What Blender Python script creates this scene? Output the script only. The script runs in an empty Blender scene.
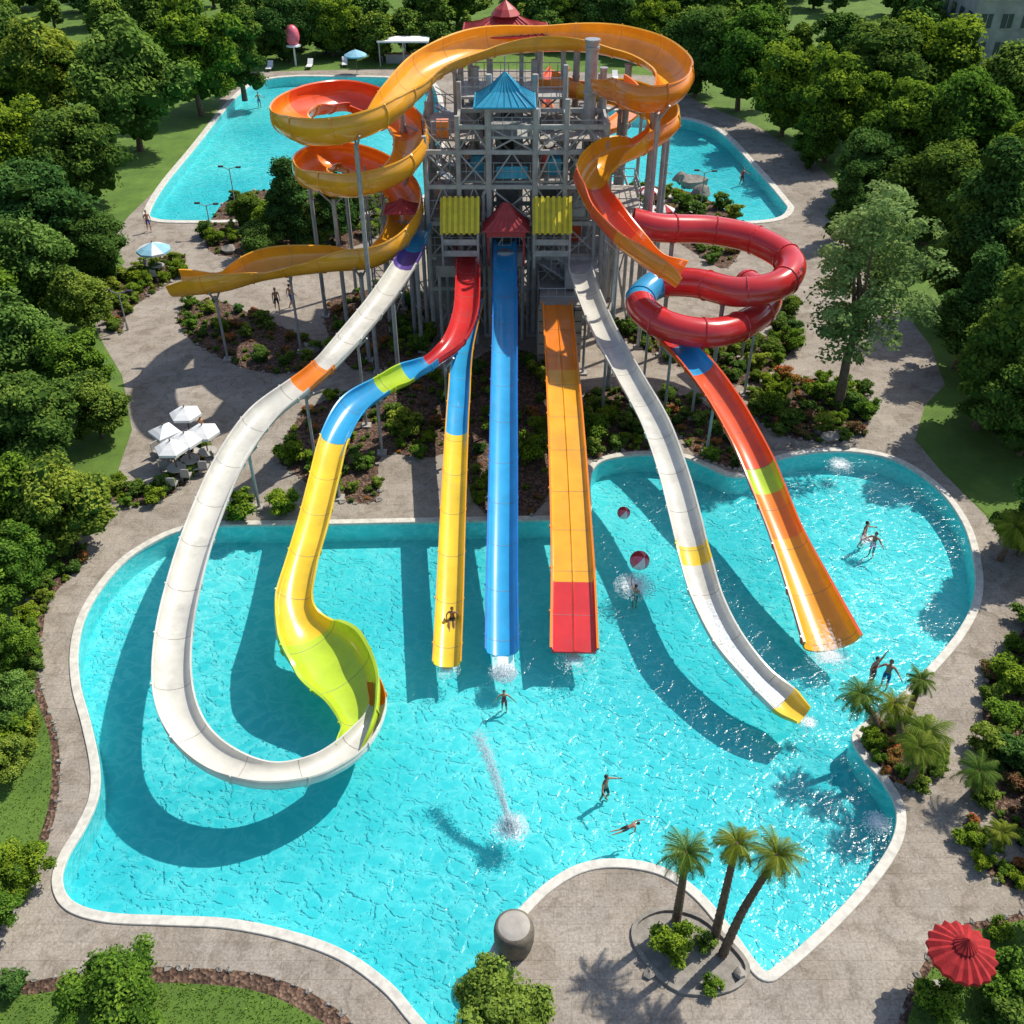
import bpy, math, random
import numpy as np
from mathutils import Vector, Matrix
random.seed(11); RNG=np.random.default_rng(11)
sc=bpy.context.scene
COL=sc.collection
# ------------------------------------------------------------ survey helper
CH=30.0; PITCH=math.radians(38); FPX=983.0
def P(u,v,z=0.0):
    """site survey: sighted bearing intersected with the level z -> world position"""
    a=(u-512)/FPX; b=(512-v)/FPX
    d=Vector((a, math.cos(PITCH)+b*math.sin(PITCH), -math.sin(PITCH)+b*math.cos(PITCH)))
    t=(z-CH)/d.z
    return Vector((0,0,CH))+d*t
# ------------------------------------------------------------ materials
def nodes(m):
    m.use_nodes=True; nt=m.node_tree; nt.nodes.clear(); return nt
def N(nt,t,**k):
    n=nt.nodes.new(t)
    for a,b in k.items(): setattr(n,a,b)
    return n
def out(nt,sh):
    o=N(nt,'ShaderNodeOutputMaterial'); nt.links.new(sh,o.inputs['Surface'])
def ramp(nt,fac,stops):
    r=N(nt,'ShaderNodeValToRGB'); e=r.color_ramp.elements
    e[0].position=stops[0][0]; e[0].color=(*stops[0][1],1)
    e[1].position=stops[-1][0]; e[1].color=(*stops[-1][1],1)
    for p,c in stops[1:-1]:
        x=e.new(p); x.color=(*c,1)
    nt.links.new(fac,r.inputs[0]); return r.outputs[0]
def noise(nt,scale,detail=4,rough=.55,vec=None,dist=0):
    n=N(nt,'ShaderNodeTexNoise'); n.inputs['Scale'].default_value=scale; n.inputs['Detail'].default_value=detail
    n.inputs['Roughness'].default_value=rough; n.inputs['Distortion'].default_value=dist
    if vec is not None: nt.links.new(vec,n.inputs['Vector'])
    return n.outputs['Fac']
def pos(nt): return N(nt,'ShaderNodeNewGeometry').outputs['Position']
def mixc(nt,fac,a,b,mode='MIX'):
    m=N(nt,'ShaderNodeMix',data_type='RGBA',blend_type=mode)
    for s,val in ((0,fac),(6,a),(7,b)):
        if isinstance(val,bpy.types.NodeSocket): nt.links.new(val,m.inputs[s])
        elif isinstance(val,(int,float)): m.inputs[s].default_value=val
        else: m.inputs[s].default_value=(*val,1)
    return m.outputs[2]
def bump(nt,h,strength=.3,dist=.05):
    b=N(nt,'ShaderNodeBump'); b.inputs['Strength'].default_value=strength; b.inputs['Distance'].default_value=dist
    nt.links.new(h,b.inputs['Height']); return b.outputs[0]
def mat(name,c,rough=.5,metal=0,var=.18,scale=3.0,bs=.0,coat=0,dirt=0.0):
    m=bpy.data.materials.new(name); nt=nodes(m)
    p=N(nt,'ShaderNodeBsdfPrincipled'); v=pos(nt)
    f=noise(nt,scale,4,.6,v)
    lo=tuple(x*(1-var) for x in c); hi=tuple(min(1,x*(1+var)) for x in c)
    colr=ramp(nt,f,[(.3,lo),(.7,hi)])
    if dirt:
        g=noise(nt,scale*.45,6,.7,v)
        mr=N(nt,'ShaderNodeMapRange'); nt.links.new(g,mr.inputs[0]); mr.inputs[1].default_value=.52; mr.inputs[2].default_value=.75; mr.inputs[4].default_value=dirt
        colr=mixc(nt,mr.outputs[0],colr,tuple(.25*x+.09 for x in c))
    nt.links.new(colr,p.inputs['Base Color'])
    p.inputs['Roughness'].default_value=rough; p.inputs['Metallic'].default_value=metal
    p.inputs['Coat Weight'].default_value=coat
    if bs: nt.links.new(bump(nt,noise(nt,scale*8,4,.6,v),bs,.03),p.inputs['Normal'])
    out(nt,p.outputs[0]); return m
def flat(name,c):
    m=bpy.data.materials.new(name); nt=nodes(m); d=N(nt,'ShaderNodeBsdfDiffuse'); oi=N(nt,'ShaderNodeObjectInfo')
    nt.links.new(mixc(nt,oi.outputs['Random'],c,tuple(x*1.5 for x in c)),d.inputs[0]); out(nt,d.outputs[0]); return m
M={}
def flume(n,c,d=.35): M[n]=mat('gelcoat_'+n,c,.22,0,.12,.9,0,.4,d)
flume('white',(.62,.60,.53),.5); flume('red',(.58,.03,.03)); flume('orange',(.82,.23,.015)); flume('amber',(.84,.38,.022))
flume('yellow',(.78,.54,.03)); flume('lime',(.44,.60,.03)); flume('blue',(.03,.34,.64)); flume('royal',(.02,.16,.50)); flume('purple',(.10,.06,.28))
flume('vermil',(.74,.10,.02)); flume('navy',(.02,.05,.18)); 
M['steel']=mat('galvanised_steel',(.36,.37,.38),.45,.3,.2,2,0,0,.4)
M['steelw']=mat('painted_steel',(.40,.395,.38),.5,0,.2,2,0,0,.6)
M['conc']=mat('concrete',(.38,.35,.31),.85,0,.2,1.5,.3,0,.4)
M['coping']=mat('coping_stone',(.60,.57,.50),.7,0,.18,4,.15,0,.4)
M['tile']=mat('pool_tile',(.32,.74,.76),.4,0,.08,2)
M['wood']=mat('timber',(.20,.11,.06),.7,0,.3,5)
M['dark']=mat('dark_interior',(.03,.03,.035),.7)
M['canvasW']=mat('white_canvas',(.76,.76,.74),.8,0,.06,2)
M['chair']=mat('chair_plastic',(.42,.40,.37),.6,0,.1,2)
M['canvasR']=mat('red_canvas',(.38,.016,.018),.8,0,.3,4)
M['canvasB']=mat('blue_canvas',(.25,.5,.62),.75,0,.1,2)
M['roofB']=mat('blue_roof',(.03,.34,.52),.45,0,.15,3,0,0,.3)
M['roofR']=mat('red_roof',(.45,.05,.05),.5,0,.2,3,0,0,.3)
M['roofY']=mat('yellow_roof',(.82,.68,.04),.5,0,.12,3,0,0,.2)
M['roofO']=mat('olive_roof',(.60,.50,.03),.5,0,.12,3,0,0,.2)
M['pink']=mat('pink_paint',(.75,.14,.20),.4)
M['stone']=mat('stone',(.27,.245,.21),.9,0,.3,2.5,.5)
M['stoneD']=mat('weathered_stone',(.17,.145,.11),.9,0,.4,3.5,.7)
M['glass']=mat('window_glass',(.05,.07,.09),.1)
M['wall']=mat('render_wall',(.34,.34,.33),.85,0,.2,1,0,0,.5)
M['bark']=mat('bark',(.13,.09,.06),.95,0,.4,6,.6)
M['palmbark']=mat('palm_bark',(.15,.10,.065),.95,0,.5,9,.8)
M['skin']=mat('skin',(.45,.24,.15),.5,0,.05); M['skin2']=mat('skin_tan',(.30,.15,.09),.5,0,.05)
M['hair']=mat('hair',(.025,.015,.01),.6); M['suitR']=mat('swimwear_red',(.5,.03,.04),.7); M['suitB']=mat('swimwear_blue',(.03,.06,.25),.7); M['suitK']=mat('swimwear_black',(.02,.02,.025),.7)
M['eye']=mat('eye_dark',(.02,.015,.01),.2)
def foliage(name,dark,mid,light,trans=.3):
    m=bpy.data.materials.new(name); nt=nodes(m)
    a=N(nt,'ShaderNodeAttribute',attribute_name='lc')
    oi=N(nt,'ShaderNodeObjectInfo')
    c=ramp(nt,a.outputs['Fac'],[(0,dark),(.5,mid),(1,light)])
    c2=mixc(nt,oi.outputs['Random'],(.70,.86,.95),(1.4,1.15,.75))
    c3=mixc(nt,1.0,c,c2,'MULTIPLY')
    p=N(nt,'ShaderNodeBsdfDiffuse'); nt.links.new(c3,p.inputs[0])
    if trans:
        t=N(nt,'ShaderNodeBsdfTranslucent'); nt.links.new(c3,t.inputs[0])
        mx=N(nt,'ShaderNodeMixShader'); mx.inputs[0].default_value=trans
        nt.links.new(p.outputs[0],mx.inputs[1]); nt.links.new(t.outputs[0],mx.inputs[2]); out(nt,mx.outputs[0])
    else: out(nt,p.outputs[0])
    return m
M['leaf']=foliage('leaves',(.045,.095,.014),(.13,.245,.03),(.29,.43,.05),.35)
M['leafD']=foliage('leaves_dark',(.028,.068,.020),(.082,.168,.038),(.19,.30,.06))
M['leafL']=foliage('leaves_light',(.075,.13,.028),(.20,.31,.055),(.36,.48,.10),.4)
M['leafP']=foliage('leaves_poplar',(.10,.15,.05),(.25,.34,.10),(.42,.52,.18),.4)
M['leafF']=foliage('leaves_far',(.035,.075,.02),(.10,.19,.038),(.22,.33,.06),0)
M['core']=flat('crown_light_block',(.03,.06,.012))  # dark filler blobs added inside leaf clumps to block light and gaps
M['frond']=foliage('palm_fronds',(.05,.09,.015),(.13,.20,.03),(.30,.36,.08),.25)
M['flower']=foliage('blossom',(.08,.12,.02),(.30,.18,.07),(.50,.16,.10),.2)
def mground():
    m=bpy.data.materials.new('grass'); nt=nodes(m); v=pos(nt); p=N(nt,'ShaderNodeBsdfPrincipled'); p.inputs['Roughness'].default_value=.9
    c=ramp(nt,noise(nt,.5,6,.7,v),[(.3,(.07,.135,.018)),(.55,(.115,.21,.026)),(.75,(.17,.26,.045))])
    c=mixc(nt,noise(nt,14,4,.8,v),mixc(nt,1.0,c,(.5,.5,.5),'MULTIPLY'),mixc(nt,1.0,c,(1.5,1.5,1.4),'MULTIPLY'))
    nt.links.new(c,p.inputs['Base Color']); nt.links.new(bump(nt,noise(nt,25,3,.8,v),.8,.06),p.inputs['Normal']); out(nt,p.outputs[0]); return m
M['grass']=mground()
def mmulch():
    m=bpy.data.materials.new('mulch'); nt=nodes(m); v=pos(nt); p=N(nt,'ShaderNodeBsdfPrincipled'); p.inputs['Roughness'].default_value=.95
    vo=N(nt,'ShaderNodeTexVoronoi'); vo.inputs['Scale'].default_value=9; nt.links.new(v,vo.inputs['Vector'])
    c=ramp(nt,vo.outputs['Color'],[(.1,(.035,.02,.013)),(.5,(.10,.055,.035)),(.95,(.24,.15,.10))])
    nt.links.new(c,p.inputs['Base Color']); nt.links.new(bump(nt,vo.outputs['Distance'],1,.08),p.inputs['Normal']); out(nt,p.outputs[0]); return m
M['mulch']=mmulch()
def mpave():
    m=bpy.data.materials.new('paving'); nt=nodes(m); v=pos(nt); p=N(nt,'ShaderNodeBsdfDiffuse')
    c=ramp(nt,noise(nt,.35,6,.65,v),[(.3,(.29,.25,.205)),(.5,(.37,.325,.275)),(.72,(.44,.395,.34))])
    fine=noise(nt,11,4,.75,v)
    c=mixc(nt,1.0,c,ramp(nt,fine,[(.3,(.62,.62,.62)),(.7,(1.2,1.2,1.2))]),'MULTIPLY')
    st=noise(nt,1.3,5,.7,v,1.0)
    c=mixc(nt,1.0,c,ramp(nt,st,[(.38,(.76,.745,.72)),(.52,(1,1,1))]),'MULTIPLY')
    br=N(nt,'ShaderNodeTexBrick'); br.inputs['Scale'].default_value=1; br.inputs['Mortar Size'].default_value=.010
    br.inputs['Brick Width'].default_value=.9; br.inputs['Row Height'].default_value=.6
    br.inputs['Color1'].default_value=(.90,.90,.90,1); br.inputs['Color2'].default_value=(1.05,1.04,1.02,1); br.inputs['Mortar'].default_value=(.66,.63,.59,1)
    nt.links.new(v,br.inputs['Vector'])
    c=mixc(nt,.7,c,mixc(nt,1.0,c,br.outputs['Color'],'MULTIPLY'))
    nt.links.new(c,p.inputs[0]); nt.links.new(bump(nt,fine,.35,.02),p.inputs['Normal']); out(nt,p.outputs[0]); return m
M['pave']=mpave()
def mfloor():
    m=bpy.data.materials.new('pool_floor'); nt=nodes(m); v=pos(nt); p=N(nt,'ShaderNodeBsdfDiffuse')
    c=ramp(nt,noise(nt,.07,3,.5,v),[(.35,(.13,.59,.64)),(.5,(.22,.70,.73)),(.65,(.34,.80,.80))])
    nt.links.new(c,p.inputs[0]); out(nt,p.outputs[0]); return m
M['floor']=mfloor()
def mwater(name):
    m=bpy.data.materials.new(name); nt=nodes(m); v=pos(nt)
    nz=N(nt,'ShaderNodeTexNoise'); nz.inputs['Scale'].default_value=.9; nz.inputs['Detail'].default_value=4; nt.links.new(v,nz.inputs['Vector'])
    ad=N(nt,'ShaderNodeVectorMath',operation='MULTIPLY_ADD'); nt.links.new(nz.outputs['Color'],ad.inputs[0]); ad.inputs[1].default_value=(1.9,1.9,0); nt.links.new(v,ad.inputs[2])
    ms=N(nt,'ShaderNodeVectorMath',operation='MULTIPLY'); nt.links.new(ad.outputs[0],ms.inputs[0]); ms.inputs[1].default_value=(.65,1.0,1)
    facs=[]
    for s,wd_,lo in ((1.9,.26,.12),(4.1,.30,.45)):
        vo=N(nt,'ShaderNodeTexVoronoi',feature='DISTANCE_TO_EDGE'); vo.inputs['Scale'].default_value=s
        nt.links.new(ms.outputs[0],vo.inputs['Vector'])
        mr=N(nt,'ShaderNodeMapRange',interpolation_type='SMOOTHSTEP'); nt.links.new(vo.outputs['Distance'],mr.inputs[0]); mr.inputs[1].default_value=-.05; mr.inputs[2].default_value=wd_; mr.inputs[3].default_value=1.0; mr.inputs[4].default_value=lo
        facs.append(mr.outputs[0])
    mu=N(nt,'ShaderNodeMath',operation='MULTIPLY'); nt.links.new(facs[0],mu.inputs[0]); nt.links.new(facs[1],mu.inputs[1])
    ca=N(nt,'ShaderNodeMapRange'); nt.links.new(noise(nt,.10,3,.5,v),ca.inputs[0]); ca.inputs[1].default_value=.38; ca.inputs[2].default_value=.62; ca.inputs[3].default_value=.45; ca.inputs[4].default_value=1
    tint=mixc(nt,mu.outputs[0],(.34,.80,.835),(1.0,1.0,1.0))  # bright caustic light lines painted into the water's transparent tint
    tint=mixc(nt,ca.outputs[0],(.46,.865,.895),tint)
    tr=N(nt,'ShaderNodeBsdfTransparent'); nt.links.new(tint,tr.inputs[0])
    gl=N(nt,'ShaderNodeBsdfGlossy'); gl.inputs['Roughness'].default_value=.18
    h=N(nt,'ShaderNodeMath',operation='ADD'); nt.links.new(noise(nt,3.2,3,.6,v,.6),h.inputs[0]); nt.links.new(mu.outputs[0],h.inputs[1])
    b=bump(nt,h.outputs[0],.4,.07); nt.links.new(b,gl.inputs['Normal'])
    fr=N(nt,'ShaderNodeFresnel'); fr.inputs[0].default_value=1.33; nt.links.new(b,fr.inputs['Normal'])
    mx=N(nt,'ShaderNodeMixShader'); nt.links.new(fr.outputs[0],mx.inputs[0]); nt.links.new(tr.outputs[0],mx.inputs[1]); nt.links.new(gl.outputs[0],mx.inputs[2])
    out(nt,mx.outputs[0]); return m
M['water']=mwater('pool_water')
def mfoam():
    m=bpy.data.materials.new('foam'); nt=nodes(m); v=pos(nt)
    p=N(nt,'ShaderNodeBsdfDiffuse'); p.inputs[0].default_value=(.8,.85,.87,1)
    tr=N(nt,'ShaderNodeBsdfTransparent'); a=N(nt,'ShaderNodeAttribute',attribute_name='lc')
    ad=N(nt,'ShaderNodeMath',operation='ADD'); nt.links.new(noise(nt,7,5,.75,v),ad.inputs[0]); nt.links.new(a.outputs['Fac'],ad.inputs[1])
    mr=N(nt,'ShaderNodeMapRange'); nt.links.new(ad.outputs[0],mr.inputs[0]); mr.inputs[1].default_value=.72; mr.inputs[2].default_value=1.1
    mx=N(nt,'ShaderNodeMixShader'); nt.links.new(mr.outputs[0],mx.inputs[0]); nt.links.new(tr.outputs[0],mx.inputs[1]); nt.links.new(p.outputs[0],mx.inputs[2]); out(nt,mx.outputs[0]); return m
M['foam']=mfoam()
def mdrop():
    m=bpy.data.materials.new('spray'); nt=nodes(m); d=N(nt,'ShaderNodeBsdfDiffuse'); d.inputs[0].default_value=(.85,.9,.92,1); t=N(nt,'ShaderNodeBsdfTranslucent'); t.inputs[0].default_value=(.85,.9,.92,1)
    mx=N(nt,'ShaderNodeMixShader'); mx.inputs[0].default_value=.5; nt.links.new(d.outputs[0],mx.inputs[1]); nt.links.new(t.outputs[0],mx.inputs[2]); out(nt,mx.outputs[0]); return m
M['drop']=mdrop()
# ------------------------------------------------------------ mesh builder
class MB:
    def __init__(s): s.v=[];s.f=[];s.m=[];s.mats=[];s.lc=[]
    def mi(s,k):
        mt=M[k]
        if mt not in s.mats: s.mats.append(mt)
        return s.mats.index(mt)
    def add(s,vs,fs,k,lc=.5):
        o=len(s.v); s.v+= [tuple(x) for x in vs]; i=s.mi(k)
        for f in fs: s.f.append(tuple(o+j for j in f)); s.m.append(i); s.lc.append(lc)
    def box(s,c,sz,k,rz=0):
        x,y,z=[a/2 for a in sz]; R=Matrix.Rotation(rz,3,'Z'); c=Vector(c)
        vs=[c+R@Vector((a*x,b*y,d*z)) for a in(-1,1) for b in(-1,1) for d in(-1,1)]
        s.add(vs,[(0,1,3,2),(4,6,7,5),(0,4,5,1),(2,3,7,6),(0,2,6,4),(1,5,7,3)],k)
    def beam(s,a,b,r,k,n=6,r2=None,lc=.5):
        a=Vector(a);b=Vector(b); d=b-a
        if d.length<1e-5: return
        d.normalize(); u=d.orthogonal().normalized(); w=d.cross(u); r2=r if r2 is None else r2
        vs=[]
        for c,rr in((a,r),(b,r2)):
            for i in range(n):
                t=2*math.pi*i/n; vs.append(c+(u*math.cos(t)+w*math.sin(t))*rr)
        fs=[(i,(i+1)%n,n+(i+1)%n,n+i) for i in range(n)]+[tuple(range(n))[::-1],tuple(range(n,2*n))]
        s.add(vs,fs,k,lc)
    def poly(s,pts,r,k,n=6):
        for a,b in zip(pts,pts[1:]): s.beam(a,b,r,k,n)
    def lathe(s,c,prof,k,n=20,ks=None,ph=0,wob=0):
        c=Vector(c); vs=[]
        for r,z in prof:
            for i in range(n):
                t=2*math.pi*i/n+ph; rr=r*(1+(wob if i%2 else 0)); vs.append(c+Vector((rr*math.cos(t),rr*math.sin(t),z+(wob*r*.5 if i%2 else 0))))
        for j in range(len(prof)-1):
            for i in range(n):
                kk=ks[i%len(ks)] if ks else k
                s.add([vs[j*n+i],vs[j*n+(i+1)%n],vs[(j+1)*n+(i+1)%n],vs[(j+1)*n+i]],[(0,1,2,3)],kk)
    def ell(s,c,r,k,n=10,m_=7,f=None,lc=.5,ks=None):
        c=Vector(c); vs=[]
        for j in range(m_+1):
            ph=math.pi*j/m_
            for i in range(n):
                t=2*math.pi*i/n; q=Vector((math.sin(ph)*math.cos(t),math.sin(ph)*math.sin(t),math.cos(ph)))
                if f: q=f(q)
                vs.append(c+Vector((q.x*r[0],q.y*r[1],q.z*r[2])))
        if ks:
            for j in range(m_):
                for i in range(n): s.add([vs[j*n+i],vs[(j+1)*n+i],vs[(j+1)*n+(i+1)%n],vs[j*n+(i+1)%n]],[(0,1,2,3)],ks[i*len(ks)//n])
            return
        s.add(vs,[(j*n+i,(j+1)*n+i,(j+1)*n+(i+1)%n,j*n+(i+1)%n) for j in range(m_) for i in range(n)],k,lc)
    def build(s,name,parent=None,smooth=False,merge=False,loc=None):
        me=bpy.data.meshes.new(name); me.from_pydata(s.v,[],s.f)
        for mt in s.mats: me.materials.append(mt)
        me.polygons.foreach_set('material_index',s.m)
        at=me.attributes.new('lc','FLOAT','FACE'); at.data.foreach_set('value',s.lc)
        if merge:
            import bmesh
            bm=bmesh.new(); bm.from_mesh(me); bmesh.ops.remove_doubles(bm,verts=bm.verts,dist=1e-4); bm.to_mesh(me); bm.free()
        if smooth:
            me.polygons.foreach_set('use_smooth',[True]*len(me.polygons)); me.set_sharp_from_angle(angle=math.radians(38))
        me.update()
        o=bpy.data.objects.new(name,me); COL.objects.link(o)
        if parent: o.parent=parent
        if loc is not None: o.location=loc
        return o
def empty(name,loc=(0,0,0)):
    e=bpy.data.objects.new(name,None); e.location=loc; COL.objects.link(e); return e
# ------------------------------------------------------------ splines
def catmull(pts,n,closed=False):
    A=[np.array(p,float) for p in pts]; L=len(A); res=[]
    rng=range(L) if closed else range(L-1)
    for i in rng:
        p0=A[(i-1)%L] if closed or i>0 else 2*A[0]-A[1]
        p1=A[i]; p2=A[(i+1)%L]
        p3=A[(i+2)%L] if closed or i+2<L else 2*A[-1]-A[-2]
        for j in range(n):
            t=j/n
            res.append((.5*((2*p1)+(p2-p0)*t+(2*p0-5*p1+4*p2-p3)*t*t+(3*p1-p0-3*p2+p3)*t**3),i))
    if not closed: res.append((A[-1],L-2))
    return res
def outline(px,n=6,z=0):
    w=[tuple(P(u,v,z))[:2] for u,v in px]
    r=[tuple(q) for q,_ in catmull(w,n,True)]
    a=sum(r[i][0]*r[(i+1)%len(r)][1]-r[(i+1)%len(r)][0]*r[i][1] for i in range(len(r)))
    if a<0: r.reverse()
    return r
def fill(name,loops,z,k,parent=None):
    cu=bpy.data.curves.new(name,'CURVE'); cu.dimensions='2D'; cu.fill_mode='BOTH'
    for lp in loops:
        s=cu.splines.new('POLY'); s.points.add(len(lp)-1)
        for p,q in zip(s.points,lp): p.co=(q[0],q[1],0,1)
        s.use_cyclic_u=True
    ob=bpy.data.objects.new(name+'_c',cu); COL.objects.link(ob)
    dg=bpy.context.evaluated_depsgraph_get(); dg.update()
    me=bpy.data.meshes.new_from_object(ob.evaluated_get(dg)); me.name=name
    bpy.data.objects.remove(ob)
    me.transform(Matrix.Translation((0,0,z)))
    if len(me.polygons) and me.polygons[0].normal.z<0: me.flip_normals()
    me.materials.clear(); me.materials.append(M[k])
    o=bpy.data.objects.new(name,me); COL.objects.link(o)
    if parent: o.parent=parent
    return o
def inside(p,poly):
    x,y=p; c=False; n=len(poly); j=n-1
    for i in range(n):
        xi,yi=poly[i]; xj,yj=poly[j]
        if (yi>y)!=(yj>y) and x<(xj-xi)*(y-yi)/(yj-yi)+xi: c=not c
        j=i
    return c
# ------------------------------------------------------------ pools
mainpx=[(215,526),(300,525),(400,523),(500,521),(575,520),(588,519),(591,508),(590,485),(594,468),(610,459),(645,455),(680,457),(705,466),(728,476),(750,476),(770,463),(805,454),(850,452),(895,461),(935,487),(962,522),(974,562),(974,598),(958,632),(928,668),(893,702),(866,722),(852,737),(862,758),(882,782),(895,806),(895,832),(880,862),(846,903),(805,943),(777,966),(765,972),(752,958),(730,928),(700,893),(665,869),(620,860),(580,865),(545,885),(515,915),(494,945),(483,975),(478,1010),(462,1040),(440,1038),(418,1016),(390,984),(345,952),(290,932),(230,920),(170,917),(110,914),(74,903),(62,882),(68,857),(85,828),(98,797),(99,765),(90,722),(80,685),(78,650),(85,618),(102,588),(127,560),(157,541),(182,531)]
backLpx=[(150,212),(165,185),(195,148),(232,102),(256,83),(290,77),(340,77),(390,78),(430,82),(440,130),(420,200),(330,214),(240,220),(180,221),(156,219)]
backRpx=[(596,112),(640,116),(690,120),(722,134),(752,165),(782,200),(787,210),(774,219),(735,222),(705,218),(680,200),(655,190),(625,185),(596,170)]
pools=[outline(mainpx),outline(backLpx),outline(backRpx)]
BIG=[(-900,-300),(900,-300),(900,1500),(-900,1500)]
WZ=-.12
fill('ground',[BIG]+pools,0,'grass')
pavepx=[(-150,1150),(600,1150),(1200,1150),(1150,560),(1060,560),(990,520),(940,470),(915,440),(925,405),(945,385),(930,345),(895,300),(860,262),(835,222),(845,192),(815,162),(755,125),(700,103),(660,76),(540,70),(420,68),(250,72),(232,85),(195,125),(150,178),(115,210),(108,240),(125,262),(100,298),(95,330),(122,375),(132,430),(115,480),(70,545),(20,610),(-150,700)]
pavel=[tuple(P(u,v))[:2] for u,v in pavepx]
fill('paving',[pavel]+pools,.004,'pave')
def ribbon(lp,prof,k,name,parent=None,closed=True):
    n=len(lp); mb=MB(); rows=[]
    for i in range(n):
        if closed: a=lp[i-1]; b=lp[(i+1)%n]
        else: a=lp[max(i-1,0)]; b=lp[min(i+1,n-1)]
        t=Vector((b[0]-a[0],b[1]-a[1])).normalized(); nn=Vector((t.y,-t.x))
        rows.append([(lp[i][0]+nn.x*o,lp[i][1]+nn.y*o,z) for o,z in prof])
    m_=len(prof); vs=[p for r in rows for p in r]; fs=[]
    for i in range(n if closed else n-1):
        for j in range(m_-1):
            a=i*m_+j; b=((i+1)%n)*m_+j; fs.append((a,b,b+1,a+1))
    mb.add(vs,fs,k); return mb.build(name,parent,True)
for i,lp in enumerate(pools):
    pe=empty('swimming_pool'); dep=-1.12 if i==0 else -1.0
    fill('pool_floor',[lp],dep,'floor',pe)
    ribbon(lp,[(-.0,dep),(0,-.02)],'tile','pool_wall',pe)
    ribbon(lp,[(-.03,-.05),(-.03,.05),(-.01,.07),(.30 if i==0 else .5,.07),(.32 if i==0 else .52,.05),(.32 if i==0 else .52,-.02)],'coping','coping',pe)
    w=fill('water',[lp],WZ,'water',pe)
# ------------------------------------------------------------ foliage meshes
def leaves_arrays(centers,radii,n_per,leaf,flat=.75):
    V=[];LC=[]
    zmin=min(c[2] for c in centers); zmax=max(c[2] for c in centers)
    for c,r in zip(centers,radii):
        n=int(n_per*RNG.uniform(.75,1.2)); d=RNG.normal(size=(n,3)); d/=np.linalg.norm(d,axis=1)[:,None]
        d[:,2]=np.where(d[:,2]<-.3,-d[:,2],d[:,2])
        rr=r*RNG.uniform(.62,1.15,size=n)**.8
        p=np.array(c)+d*rr[:,None]*np.array([1,1,flat])
        nrm=d*.7+RNG.normal(size=(n,3))*.5+np.array([.15,.1,.6]); nrm/=np.linalg.norm(nrm,axis=1)[:,None]
        t=np.cross(nrm,RNG.normal(size=(n,3))); t/=np.linalg.norm(t,axis=1)[:,None]; b=np.cross(nrm,t)
        s=leaf*RNG.uniform(.6,1.25,size=n)[:,None]
        q=np.stack([p-t*s,p-b*s*.55,p+t*s,p+b*s*.55],1)
        V.append(q.reshape(-1,3))
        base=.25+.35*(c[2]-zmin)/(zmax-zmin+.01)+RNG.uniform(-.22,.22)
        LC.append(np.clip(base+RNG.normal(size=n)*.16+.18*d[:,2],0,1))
    return np.concatenate(V),np.concatenate(LC)
def blob(q,s):
    k=1+.22*math.sin(5*q.x+s)+.2*math.sin(6*q.y+2*s)+.15*math.sin(7*q.z+s*3); return q*k
def make_tree(name,h,R,base,ncl,nper,leaf,mk,shape='round',core=.7,flat=.75,clr=(.24,.40)):
    mb=MB(); cs=[];rs=[]; cz=(h+base)/2; rz=(h-base)/2
    while len(cs)<ncl:
        d=np.array([random.gauss(0,1) for _ in range(3)]); d/=np.linalg.norm(d); f=random.uniform(.4,.92)
        k=R
        if shape=='cone':
            k=R*max(.2,1-.62*(d[2]*f+1)/2*1.35)
        if shape=='column': k=R*(1-.45*max(0,d[2]*f))
        kk=.85+.3*math.sin(3*math.atan2(d[1],d[0])+h)
        cs.append((d[0]*f*k*kk,d[1]*f*k*kk,cz+d[2]*f*rz*1.0)); rs.append(R*random.uniform(*clr)*(1 if shape=='round' else .8))
    V,LC=leaves_arrays(cs,rs,nper,leaf,flat)
    if base>0.02:
        th=base+rz*.9; bend=[Vector((0,0,-.1)),Vector((.05*R,.02*R,th*.45)),Vector((-.03*R,.04*R,th))]
        r0=.030*h if shape!='column' else .02*h
        mb.beam(bend[0],bend[1],r0,'bark',8,r0*.7); mb.beam(bend[1],bend[2],r0*.7,'bark',8,r0*.3)
        for i in range(9):
            c=Vector(cs[i*ncl//9]); st=bend[1].lerp(bend[2],random.uniform(0,.8)); mid=st.lerp(c,.5)+Vector((0,0,.08*h))
            mb.beam(st,mid,r0*.35,'bark',5,r0*.22); mb.beam(mid,c,r0*.22,'bark',5,r0*.08)
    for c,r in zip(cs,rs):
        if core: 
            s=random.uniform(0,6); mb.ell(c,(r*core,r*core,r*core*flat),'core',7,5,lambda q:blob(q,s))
    me=bpy.data.meshes.new(name)
    o=len(mb.v); nl=len(V)//4
    allv=mb.v+[tuple(x) for x in V]; allf=mb.f+[(o+4*i,o+4*i+1,o+4*i+2,o+4*i+3) for i in range(nl)]
    me.from_pydata(allv,[],allf)
    mb.mi(mk)
    for mt in mb.mats: me.materials.append(mt)
    li=mb.mats.index(M[mk])
    me.polygons.foreach_set('material_index',mb.m+[li]*nl)
    at=me.attributes.new('lc','FLOAT','FACE'); at.data.foreach_set('value',mb.lc+[float(x) for x in LC])
    me.update(); return me
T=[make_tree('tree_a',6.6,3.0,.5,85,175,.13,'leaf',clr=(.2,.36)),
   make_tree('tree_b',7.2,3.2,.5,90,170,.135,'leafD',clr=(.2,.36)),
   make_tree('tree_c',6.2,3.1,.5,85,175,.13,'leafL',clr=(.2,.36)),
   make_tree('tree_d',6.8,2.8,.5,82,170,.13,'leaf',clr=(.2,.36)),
   make_tree('tree_e',8.6,2.9,.5,85,160,.135,'leafD',shape='cone')]
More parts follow.
